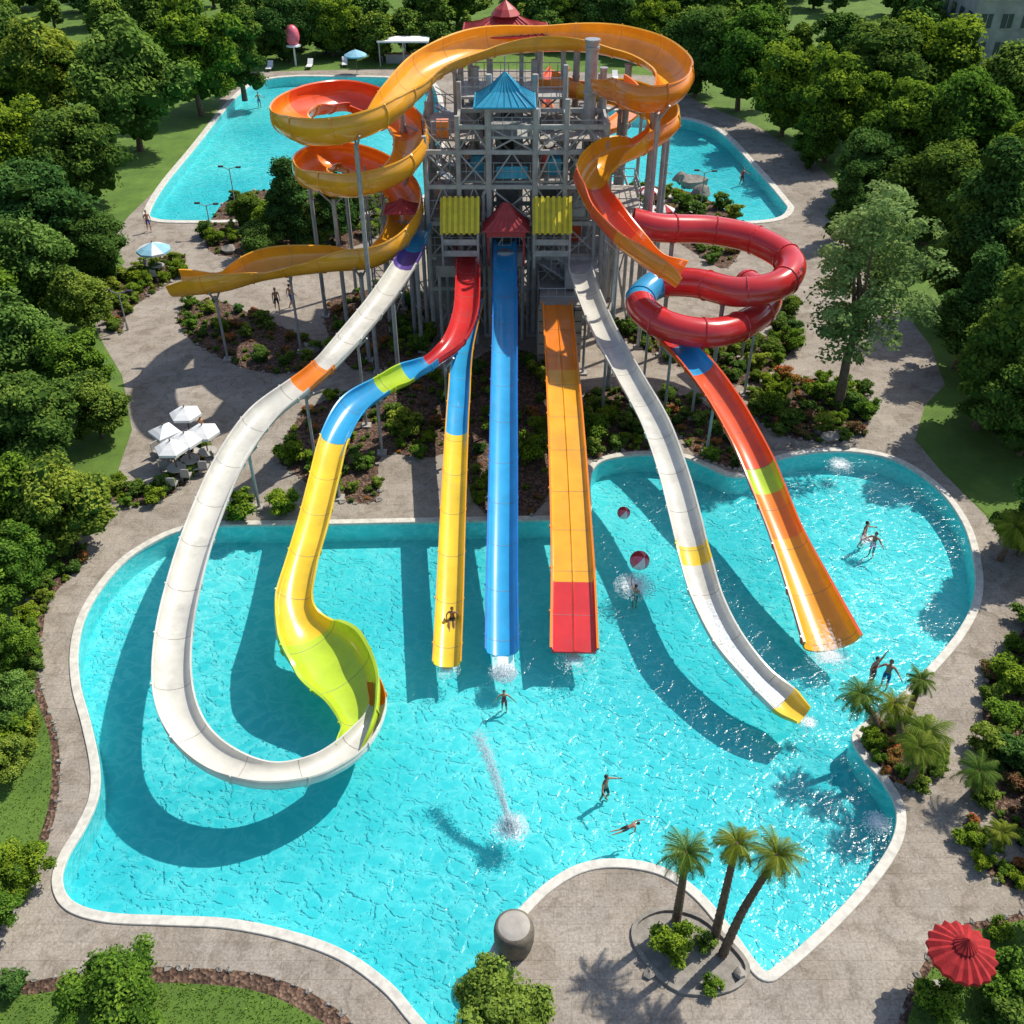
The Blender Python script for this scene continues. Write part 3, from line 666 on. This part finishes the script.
panel(-2.6,-1.7,58.4,59.4,9.87,10.9,'roofB'); panel(2.0,2.9,58.2,59.2,9.87,10.8,'roofB'); panel(3.4,4.4,57.3,58.2,7.67,8.7,'steel'); panel(-.9,.9,57.2,57.35,10.0,10.7,'roofB'); panel(-4.4,-3.7,58.6,59.3,11.9,12.8,'orange'); panel(3.6,4.3,58.9,59.6,5.5,6.5,'vermil')
for (x,y,z) in((-3.6,59,7.7),(3.9,59.4,5.5),(-2.4,61,11.9),(4.4,61,11.9)):
    mb.lathe(Vector((x,y,z))-O,[(0,0),(.45,0),(.5,.1),(.5,1.0),(.42,1.2),(0,1.3)],'steel',14)
for x in (-4.4,-2.2): 
    mb.beam(Vector((x,55.8,0))-O,Vector((x,55.8,4.6))-O,.11,'steelw',8)
for x in(-.8,.65): mb.beam(Vector((x,56.3,0))-O,Vector((x,56.3,5))-O,.11,'steelw',8)
for pts in([(-4.0,56.9,0),(-4.0,56.9,6.5),(-4.0,58,7.6)],[(1.0,56.8,0),(1.0,56.8,5.6),(1.0,58,6.4)],[(4.9,56.6,0),(4.9,56.6,9),(4.6,57.6,10)],[(-1.7,56.8,0),(-1.7,56.8,9.2),(-1.0,57.4,10)]):
    mb.poly([Vector(p)-O for p in pts],.1,'steel',8)
for (x,y,r,h) in((4.55,60.0,.36,16.8),(5.3,60.4,.2,15.2),(-2.2,62.2,.22,14.8),(6.9,62,.2,15),(8.2,59,.18,14.4),(9.6,62,.18,14.8),(3.9,63.4,.2,15.8),(-6.6,61,.2,14.8),(1.6,63.9,.2,15.6)):
    mb.beam(Vector((x,y,0))-O,Vector((x,y,h))-O,r,'steel',14)
    for z in np.arange(2,h,2.4): mb.beam(Vector((x,y,z))-O,Vector((x,y,z+.14))-O,r*1.18,'steel',14)
    mb.beam(Vector((x,y,h))-O,Vector((x,y,h+.12))-O,r*1.25,'steel',14)
for a,b in(((-6.6,61,12),(-5,60.2,11.5)),((6.9,62,13),(5.4,60.2,12.8)),((8.2,59,11),(6.9,62,11)),((9.6,62,12.5),(6.9,62,12.5)),((8.2,59,8),(5.4,60.2,8)),((8.2,59,12.6),(9.6,62,13.6)),((8.2,59,6),(6.9,62,9))):
    mb.beam(Vector(a)-O,Vector(b)-O,.08,'steelw')
for (cx,cy,h) in((-8.6,60.5,9.5),):
    cn=[(cx+a*.5,cy+b*.5) for a,b in((-1,-1),(1,-1),(1,1),(-1,1))]
    for i in range(4):
        p=cn[i];q=cn[(i+1)%4]; mb.beam(Vector((*p,0))-O,Vector((*p,h))-O,.06,'steelw')
        z=0;f=0
        while z+1.3<=h:
            a_,b_2=(p,q) if f else (q,p); mb.beam(Vector((*a_,z))-O,Vector((*b_2,z+1.3))-O,.03,'steelw',4); mb.beam(Vector((*p,z+1.3))-O,Vector((*q,z+1.3))-O,.03,'steelw',4); z+=1.3; f=1-f
mb.build('frame',tw)
def hip(cx,cy,sx,sy,z,h,k,ridge=0,seams=7,flare=.0):
    r=MB(); e=[Vector((cx+a*sx/2,cy+b*sy/2,z)) for a,b in((-1,-1),(1,-1),(1,1),(-1,1))]; m1=[Vector((cx+a*(sx*.24+ridge/2*.5),cy+b*sy*.24,z+h*.42)) for a,b in((-1,-1),(1,-1),(1,1),(-1,1))]
    t=[Vector((cx+a*ridge/2+a*.03,cy+b*.03,z+h)) for a,b in((-1,-1),(1,-1),(1,1),(-1,1))]
    if not flare: m1=[e[i].lerp(t[i],.5) for i in range(4)]
    for A,B in((e,m1),(m1,t)):
        for i in range(4): r.add([A[i]-O,A[(i+1)%4]-O,B[(i+1)%4]-O,B[i]-O],[(0,1,2,3)],k)
    for i in range(4):
        for q in range(seams+1):
            f=q/seams; a=e[i].lerp(e[(i+1)%4],f); b=m1[i].lerp(m1[(i+1)%4],f); c=t[i].lerp(t[(i+1)%4],f)
            for p0,p1 in((a,b),(b,c)): r.beam(p0-O+Vector((0,0,.02)),p1-O+Vector((0,0,.02)),.028,k,4)
        r.beam(e[i]-O,e[(i+1)%4]-O,.06,k,5)
    return r
r=hip(-.4,58.0,3.4,3.0,14.15,1.5,'roofB',0,8,1); r.beam(Vector((-.4,58,15.5))-O,Vector((-.4,58,16.5))-O,.04,'steel'); r.build('blue_roof',tw)
r=hip(-.4,66,5.2,4,16.1,.9,'roofR',1,10,1); r.beam(Vector((-.4,66,16.9))-O,Vector((-.4,66,18.0))-O,.05,'roofR'); r.lathe(Vector((-.4,66,17.0))-O,[(.9,0),(.6,.35),(.15,.7),(.02,.8)],'roofR',10)
for x in(-2.6,1.8):
    for y in(64.4,67.6): r.beam(Vector((x,y,0))-O,Vector((x,y,16.15))-O,.12,'steelw',8)
r.build('red_roof',tw)
r=hip(-.35,56.4,2.7,2.2,7.55,1.3,'roofR',.3,7,1); 
for x in(-1.4,.7): 
    for y in(55.6,57.2): r.beam(Vector((x,y,5.3))-O,Vector((x,y,7.6))-O,.07,'roofR')
r.box(Vector((-.35,55.5,7.35))-O,(2.3,.1,.35),'roofR'); r.box(Vector((-.35,57.3,6.3))-O,(1.9,.1,1.9),'dark'); r.build('start_canopy',tw)
for cx in(-3.05,2.35):
    r=MB(); x0=cx-1.15; x1=cx+1.15
    for i in range(14):
        a=x0+(x1-x0)*i/14; b=x0+(x1-x0)*(i+1)/14; hh=.09 if i%2 else 0
        A=[Vector((a,55.1,7.55+hh)),Vector((b,55.1,7.55+hh)),Vector((b,56.6,9.1+hh)),Vector((a,56.6,9.1+hh))]; B=[Vector((a,56.6,9.1+hh)),Vector((b,56.6,9.1+hh)),Vector((b,57.6,8.2+hh)),Vector((a,57.6,8.2+hh))]
        for Q in(A,B): r.add([q-O for q in Q]+[q-O-Vector((0,0,.09)) for q in Q],[(0,1,2,3),(7,6,5,4),(0,4,5,1),(1,5,6,2),(2,6,7,3),(3,7,4,0)],'roofY' if i%2 else 'roofO')
    for x in(x0+.1,x1-.1):
        for y,z in((55.3,7.7),(57.5,8.2)): r.beam(Vector((x,y,5.3))-O,Vector((x,y,z))-O,.07,'steelw')
    for z in(6.2,6.9): r.box(Vector((cx,55.35,z))-O,(2,.06,.35),'steelw')
    r.build('yellow_canopy',tw)
for (x,y,z,sx,sy) in((-6.6,57.2,8.2,1.9,1.6),):
    r=hip(x,y,sx,sy,z,.6,'roofR',0,5,1)
    for a in(-.8,.8): r.beam(Vector((x+a,y,6.3))-O,Vector((x+a,y,z))-O,.05,'steelw')
    r.build('side_canopy',tw)
# ------------------------------------------------------------ parasols etc.
def parasol(u,v,R,h,ks,n=8,name='parasol',wob=0,tier=False,table=True):
    c=P(u,v,h); m_=MB(); b=(0,0,0)
    m_.beam((0,0,0),(0,0,h+.12),.035,'wood',8); m_.box((0,0,.04),(.5,.5,.08),'conc')
    pr=[(R*1.0,h-R*.38-.14),(R,h-R*.38),(R*.66,h-R*.2),(R*.33,h-R*.07),(.04,h+.06)]
    m_.lathe(b,pr,ks[0],n*(2 if wob else 1),ks,wob=wob)
    if tier: m_.lathe(b,[(R*.34,h-.02),(R*.18,h+.12),(.03,h+.3)],ks[0],n*2,ks,wob=wob)
    for i in range(n):
        t=2*math.pi*i/n; m_.beam((.03,0,h-.3),(R*math.cos(t),R*math.sin(t),h-R*.38-.02),.015,'wood',4)
    m_.ell((0,0,h+.12),(.05,.05,.08),'wood',6,4)
    if table:
        m_.lathe(b,[(.0,.72),(.5,.72),(.5,.76),(.0,.76)],'chair',12)
        for i in range(3):
            t=2.1*i+.5; q=Vector((math.cos(t)*.95,math.sin(t)*.95,0)); m_.box(q+Vector((0,0,.43)),(.45,.45,.05),'chair',t); m_.box(q*1.22+Vector((0,0,.68)),(.05,.45,.45),'chair',t)
            for a in(-.18,.18):
                for bb in(-.18,.18): m_.beam(q+Vector((a,bb,0)),q+Vector((a,bb,.43)),.02,'steel',4)
    return m_.build(name,loc=(c.x,c.y,0))
for u,v in((184,408),(163,426),(184,434),(202,426),(170,442)): parasol(u,v,.86,2.3,['canvasW'],4 if u%2 else 6)
parasol(152,243,1.2,2.4,['canvasB','canvasW','canvasB'],9)
parasol(966,945,1.0,2.6,['canvasR'],18,wob=-.10,tier=True,table=False)
parasol(648,186,.9,2.3,['canvasR','canvasW'],8); parasol(628,195,.9,2.3,['canvasR'],8); parasol(665,205,.8,2.2,['canvasR','canvasW'],8)
parasol(355,50,1.3,2.6,['canvasB'],10,table=False)
def lounger(u,v,rz):
    c=P(u,v); m_=MB()
    m_.box((0,-.3,.34),(.62,1.3,.07),'canvasW'); 
    m_.add([(-.31,.35,.34),(.31,.35,.34),(.31,.95,.78),(-.31,.95,.78),(-.31,.35,.41),(.31,.35,.41),(.31,.92,.84),(-.31,.92,.84)],[(0,3,2,1),(4,5,6,7),(0,1,5,4),(1,2,6,5),(2,3,7,6),(3,0,4,7)],'canvasW')
    for a in(-.27,.27):
        for b in(-.85,.3,.8): m_.beam((a,b,0),(a,b,.34 if b<.5 else .66),.022,'steel',5)
    o=m_.build('sun_lounger',loc=(c.x,c.y,0.01)); o.rotation_euler=(0,0,rz)
for a in[(640,212,.3),(655,220,.3),(700,75,1),(615,80,0),(270,70,0),(310,68,0),(345,66,.1)]: lounger(*a)
m_=MB(); m_.beam((0,0,0),(0,0,2.4),.12,'canvasW',8); m_.ell((0,0,3.3),(.85,.85,1.2),'pink',14,10); m_.lathe((0,0,2.2),[(.9,0),(.85,.15),(.1,.3)],'canvasW',12); c=P(296,66); m_.build('mushroom_fountain',loc=(c.x,c.y,0),smooth=True)
m_=MB(); m_.box((0,0,2.7),(6,2.6,.18),'canvasW'); 
for a in(-2.8,0,2.8):
    for b in(-1.1,1.1): m_.beam((a,b,0),(a,b,2.62),.08,'steelw',8)
m_.box((0,.5,.5),(4.5,.5,1),'wall'); m_.box((0,.5,1.04),(4.7,.7,.08),'wood'); c=P(405,64); m_.build('pavilion',loc=(c.x,c.y,0))
def lamp(u,v,h=3.2):
    c=P(u,v); m_=MB(); m_.beam((0,0,0),(0,0,.5),.09,'steel',8,.06); m_.beam((0,0,.5),(0,0,h),.05,'steel',8,.04); m_.beam((0,0,h),(.7,0,h+.15),.03,'steel'); m_.beam((0,0,h-.05),(-.6,0,h+.2),.03,'steel')
    m_.box((.75,0,h+.14),(.4,.2,.1),'dark'); m_.box((-.65,0,h+.2),(.4,.2,.1),'dark'); m_.build('street_lamp',loc=(c.x,c.y,0))
for a in[(236,208),(212,236,2.4),(700,212),(128,330,2.6)]: lamp(*a)
# round stone drum
m_=MB(); c=P(514,945); m_.lathe((0,0,0),[(.0,0),(.50,0),(.58,.1),(.63,.45),(.64,.85),(.61,1.08),(.53,1.16),(.50,1.17)],'stoneD',32); m_.lathe((0,0,0),[(.50,1.17),(.46,1.20),(.2,1.22),(0,1.22)],'conc',32); m_.build('stone_drum',loc=(c.x,c.y,0),smooth=True,merge=True)
rocks.build('edging_stones',bedm)
m_=MB()
for u,v,r in((828,440,.55),(820,432,.4),(845,448,.35),(836,436,.5),(690,185,1.1),(700,195,.9),(680,180,.8),(735,228,.6),(652,200,.7),(230,252,.6),(310,350,.5),(740,975,.25),(650,975,.22),(1005,862,.4),(990,842,.35),(992,858,.45),(780,448,.3),(795,446,.3)):
    c=P(u,v); rock(m_,(c.x,c.y,r*.25),r,'stone')
m_.build('boulders',smooth=True)
def building(u,v,W_,D,Hh):
    c=P(u,v); b=MB(); b.box((0,0,Hh/2),(W_,D,Hh),'wall'); b.box((0,0,Hh+.2),(W_+.5,D+.5,.4),'steelw')
    fl=int(Hh/3)
    for f in range(fl):
        for i in range(int(W_/2.4)):
            x=-W_/2+1.4+i*2.4; z=f*3+1.7; b.box((x,-D/2-.0,z),(1.3,.1,1.5),'glass'); b.box((x,-D/2-.06,z-.82),(1.5,.16,.1),'steelw'); b.box((x,-D/2-.06,z),(.06,.06,1.5),'steelw')
        for i in range(int(D/2.6)):
            b.box((-W_/2,-D/2+1.5+i*2.6,f*3+1.7),(.1,1.3,1.5),'glass')
    for i in range(4): b.box((-W_/3+i*W_/5,0,Hh+.9),(1.6,1.6,1.0),'steel')
    b.box((W_*.15,-D/2-.05,1.1),(1.4,.12,2.2),'dark'); b.build('office_building',loc=(c.x,c.y,0))
building(1010,52,16,12,9); building(985,15,14,10,11)
def ball(u,v,R):
    c=P(u,v,R); b=MB(); b.ell((0,0,0),(R,R,R),'pink',24,16,ks=['canvasR','pink','canvasR','pink','canvasW','pink']); o=b.build('beach_ball',loc=(c.x,c.y,WZ+R*.8),smooth=True,merge=True); o.rotation_euler=(.5,.4,0)
ball(640,557,.46); ball(624,510,.32)
# ------------------------------------------------------------ splashes
def foamdisc(u,v,R,name='foam_patch',parent=None,el=1.0,rot=0):
    c=P(u,v,WZ); b=MB(); n=28; rings=6; z=WZ+.012
    pts=[[ (c.x+R*(j/rings)*math.cos(2*math.pi*i/n+rot)*(1+.12*math.sin(3*i)), c.y+R*el*(j/rings)*math.sin(2*math.pi*i/n+rot)*(1+.12*math.sin(5*i)), z) for i in range(n)] for j in range(rings+1)]
    for j in range(rings):
        for i in range(n): b.add([pts[j][i],pts[j][(i+1)%n],pts[j+1][(i+1)%n],pts[j+1][i]],[(0,3,2,1)],'foam',.75-.72*(j+.5)/rings)
    return b.build(name,parent)
def drops(b,f,n,r0,r1):
    for _ in range(n):
        p=f(); r=random.uniform(r0,r1)**1; q=[(r,0,0),(-r,0,0),(0,r,0),(0,-r,0),(0,0,r*1.3),(0,0,-r*1.3)]
        b.add([Vector(x)+p for x in q],[(0,2,4),(2,1,4),(1,3,4),(3,0,4),(2,0,5),(1,2,5),(3,1,5),(0,3,5)],'drop')
a=P(511,828,WZ); b_=P(478,735,1.6); jt=empty('water_jet',a); b=MB()
def jf():
    t=random.random()**1.1; p=(b_-a)*t; p.z=(b_.z-a.z)*t+.35*math.sin(math.pi*t); s=.05+.10*t; return p+Vector((random.gauss(0,s),random.gauss(0,s),random.gauss(0,s)))
drops(b,jf,3600,.007,.026)
def js():
    t=random.random()*6.28; r=abs(random.gauss(0,.30)); return Vector((r*math.cos(t),r*math.sin(t),abs(random.gauss(0,.28))*math.exp(-r)))
drops(b,js,1500,.008,.030); b.build('spray',jt)
foamdisc(511,828,.95)
def splash(u,v,R,n,hh=.35,foam=1.2,z=0):
    c=P(u,v,z); b=MB()
    def f():
        t=random.random()*6.28; r=R*math.sqrt(random.random())*1.1; return Vector((r*math.cos(t),r*math.sin(t),abs(random.gauss(0,hh))*(1.1-r/R/1.2) if r<R*1.2 else 0))
    drops(b,f,n,.008,.030); b.build('water_splash',loc=(c.x,c.y,WZ)); foamdisc(u,v,R*foam)
splash(635,585,.9,1100,.25,1.25); splash(877,822,.5,350,.2,1.1); splash(504,672,.5,1500,.22,1.6); splash(574,657,.8,500,.12,1.0); splash(447,668,.5,300,.1,1.2); splash(828,654,.9,700,.1,1.0); splash(840,464,.7,400,.15,1.1); splash(345,756,.4,150,.1,1.1); splash(868,540,.6,200,.1,1.0); splash(808,722,.4,150,.1,1.2)
def foamstrip(pts,w,name,k0=.28):
    pw=[P(u,v,z) for u,v,z in pts]; sm=[Vector(q) for q,_ in catmull([tuple(p) for p in pw],8)]; b=MB(); n=len(sm)
    for i in range(n-1):
        t=(sm[i+1]-sm[i]); s=t.cross(Vector((0,0,1))).normalized()*w/2
        for k in range(4):
            f0=-1+k*.5; f1=f0+.5; b.add([sm[i]+s*f0,sm[i]+s*f1,sm[i+1]+s*f1,sm[i+1]+s*f0],[(0,1,2,3)],'foam',k0+.3*i/n+.12*(k in(1,2)))
    b.build(name)
foamstrip([(503,590,.66),(502,630,.30),(503,655,.12),(504,676,WZ+.03)],.9,'slide_foam',.22)
foamstrip([(706,600,1.5),(726,640,1.0),(755,677,.6),(782,702,.25)],.85,'slide_foam')
foamstrip([(820,620,.55),(828,645,.25),(833,662,WZ+.03)],1.5,'slide_foam',.1)
# ------------------------------------------------------------ people
def person(loc,rz,pose='stand',skin='skin',suit='suitB',tilt=0,scale=1.0,name='swimmer'):
    A={'l':((.24,0,1.13),(.26,-.08,.88)),'r':((-.24,0,1.13),(-.26,-.08,.88))}; Lg={'l':((.10,-.03,.49),(.10,.02,.08)),'r':((-.10,-.03,.49),(-.10,.02,.08))}
    if pose=='swim': A={'l':((.22,-.05,1.66),(.16,-.10,1.92)),'r':((-.32,-.18,1.25),(-.22,-.35,1.05))}; Lg={'l':((.11,-.06,.5),(.12,.06,.1)),'r':((-.11,.02,.49),(-.12,.10,.1))}
    if pose=='wade': A={'l':((.38,-.05,1.20),(.55,-.22,1.15)),'r':((-.38,-.1,1.22),(-.50,-.32,1.18))}; Lg={'l':((.12,-.12,.50),(.13,.05,.10)),'r':((-.10,.03,.49),(-.11,.14,.12))}
    if pose=='wave': A={'l':((.30,-.02,1.60),(.34,-.06,1.86)),'r':((-.26,-.02,1.14),(-.30,-.14,.90))}
    if pose=='walk': A={'l':((.23,.1,1.14),(.24,.08,.89)),'r':((-.23,-.10,1.14),(-.24,-.26,.93))}; Lg={'l':((.10,-.16,.53),(.10,-.10,.10)),'r':((-.10,.06,.49),(-.10,.30,.14))}
    if pose=='sit': Lg={'l':((.13,-.42,.98),(.12,-.72,.80)),'r':((-.13,-.42,.98),(-.12,-.72,.80))}; A={'l':((.30,.05,1.16),(.30,-.15,1.0)),'r':((-.30,.05,1.16),(-.30,-.15,1.0))}
    V=[(0,0,.95),(0,0,1.08),(0,.01,1.27),(0,0,1.42),(0,-.01,1.52)]; Rr=[(.135,.10),(.115,.085),(.145,.10),(.065,.06),(.05,.05)]; E=[(0,1),(1,2),(2,3),(3,4)]; lab=['s','b','b','b','b']
    def ad(p,r,par,l='b'):
        V.append(p); Rr.append((r,r)); E.append((par,len(V)-1)); lab.append(l); return len(V)-1
    for sg,k in((1,'l'),(-1,'r')):
        sh=ad((.16*sg,0,1.40),.06,2); el=ad(A[k][0],.040,sh); wr=ad(A[k][1],.026,el)
        d=(Vector(A[k][1])-Vector(A[k][0])).normalized(); pl=Vector(A[k][1])+d*.07; pm=ad(tuple(pl),.030,wr)
        u=d.cross(Vector((0,1,.2))).normalized()
        for fi,(o,L) in enumerate(((-.027,.07),(-.009,.085),(.009,.08),(.027,.062))):
            f1=ad(tuple(pl+d*.035+u*o),.009,pm); ad(tuple(pl+d*(.035+L)+u*o*1.3+Vector((0,-.012,0))),.007,f1)
        ad(tuple(pl+d*.03+u*.055*sg),.010,pm)
        hp=ad((.085*sg,0,.90),.088,0,'s'); th=ad(tuple(Vector((.085*sg,0,.90)).lerp(Vector(Lg[k][0]),.45)),.075,hp,'s'); kn=ad(Lg[k][0],.052,th); cf=ad(tuple(Vector(Lg[k][0]).lerp(Vector(Lg[k][1]),.35)),.052,kn); an=ad(Lg[k][1],.034,cf)
        d2=Vector((0,-.17,-.04)) if pose!='swim' else Vector((0,.03,-.16)); ad(tuple(Vector(Lg[k][1])+d2),.028,an)
    me=bpy.data.meshes.new('b'); me.from_pydata(V,E,[]); ob=bpy.data.objects.new('b',me); COL.objects.link(ob)
    md=ob.modifiers.new('s','SKIN')
    if not me.skin_vertices: return None
    for i,r in enumerate(Rr): me.skin_vertices[0].data[i].radius=r
    me.skin_vertices[0].data[0].use_root=True
    ob.modifiers.new('u','SUBSURF').levels=2
    dg=bpy.context.evaluated_depsgraph_get(); dg.update(); m2=bpy.data.meshes.new_from_object(ob.evaluated_get(dg)); bpy.data.objects.remove(ob)
    m2.materials.clear(); m2.materials.append(M[skin]); m2.materials.append(M[suit])
    VV=np.array(V)
    for p in m2.polygons:
        i=int(np.argmin(((VV-np.array(p.center))**2).sum(1))); p.material_index=1 if lab[i]=='s' or (suit=='suitR' and i in(1,2)) else 0; p.use_smooth=True
    R=empty(name,loc); bo=bpy.data.objects.new('body',m2); COL.objects.link(bo); bo.parent=R
    h=MB(); hc=Vector((0,-.02,1.615))
    def hf(q):
        q=q.copy()
        if q.y<-.5 and abs(q.x)<.25 and -.35<q.z<.1: q.y-=.14
        if q.z<-.3: q.x*=.82
        return q
    h.ell(hc,(.078,.095,.118),skin,16,12,hf)
    h.ell(hc+Vector((0,.018,.022)),(.088,.098,.112),'hair',14,10,lambda q:Vector((q.x,max(q.y,-.55) if q.z<.35 else q.y,max(q.z,-.55))))
    for s in(-1,1):
        h.ell(hc+Vector((.03*s,-.088,.005)),(.012,.008,.008),'eye',6,5); h.ell(hc+Vector((.080*s,0,-.01)),(.012,.022,.032),skin,6,5)
    h.box(hc+Vector((0,-.088,-.055)),(.04,.01,.01),'suitR')
    h.build('head',R,True)
    R.rotation_euler=(tilt,0,rz); R.scale=(scale,)*3; return R
try:
    def at(u,v,z): return tuple(P(u,v,z))
    def wade(u,v,rz,pose='wade',skin='skin',suit='suitK',s=1.0,name='swimmer'):
        p=at(u,v,.2); return person((p[0],p[1],-1.12),rz,pose,skin,suit,0,s,name)
    wade(606,780,.9,'wade','skin2','suitK',.92)
    person(at(612,834,-.15),1.9,'swim','skin2','suitK',math.radians(80),.62)
    wade(504,690,0,'wade','skin','suitR',.75); wade(636,587,2.5,'wave','skin','suitK',.85)
    wade(866,528,.9,'wade','skin','suitR',1); wade(876,536,-.7,'wade','skin2','suitB',.9)
    wade(876,664,.5,'wave','skin','suitR',1,'bather'); wade(890,667,-.6,'wade','skin2','suitB',1,'bather')
    wade(743,172,.5,'wade','skin','suitR'); wade(664,172,.5,'wade','skin','suitB'); wade(258,96,.5,'wade','skin','suitB')
    p=at(452,612,.9); person((p[0],p[1],-.2),0,'sit','skin2','suitK',0,.8,name='slide_rider')
    for u,v,rz in((278,312,.4),(292,308,2.4),(205,442,1.0),(150,232,.5),(420,318,1.5),(655,212,.2)):
        p=at(u,v,0); person((p[0],p[1],.02),rz,'walk','skin',random.choice(['suitR','suitB','suitK']),name='pedestrian')
    for x,z in((-4.4,7.67),(2.6,5.5),(-2.6,9.87),(1.9,9.87),(-.3,5.47)):
        person((x,58.0,z),random.uniform(-1,1),'stand','skin',random.choice(['suitR','suitB','suitK']),name='visitor')
except Exception as e:
    print('PERSON ERR',e)
# ------------------------------------------------------------ light, world, camera
el=math.radians(52); az=math.radians(54)
S=Vector((math.sin(az)*math.cos(el),math.cos(az)*math.cos(el),math.sin(el)))
ld=bpy.data.lights.new('sun','SUN'); ld.energy=5.0; ld.angle=math.radians(.6); ld.color=(1,.94,.83)
lo=bpy.data.objects.new('sun',ld); lo.rotation_euler=S.to_track_quat('Z','Y').to_euler(); lo.location=(40,30,60); COL.objects.link(lo)
w=bpy.data.worlds.new('World'); sc.world=w; w.use_nodes=True; nt=w.node_tree; nt.nodes.clear()
sk=nt.nodes.new('ShaderNodeTexSky'); sk.sky_type='NISHITA'; sk.sun_disc=False; sk.sun_elevation=el; sk.sun_rotation=az
bg=nt.nodes.new('ShaderNodeBackground'); bg.inputs[1].default_value=.15; o=nt.nodes.new('ShaderNodeOutputWorld')
nt.links.new(sk.outputs[0],bg.inputs[0]); nt.links.new(bg.outputs[0],o.inputs[0])
cd=bpy.data.cameras.new('camera'); cd.sensor_width=36; cd.lens=18*FPX/512; cd.clip_end=3000; cd.clip_start=.5
co=bpy.data.objects.new('camera',cd); co.location=(0,0,CH); co.rotation_euler=(math.pi/2-PITCH,0,0); COL.objects.link(co); sc.camera=co
sc.view_settings.view_transform='Standard'; sc.view_settings.look='None'; sc.view_settings.exposure=0
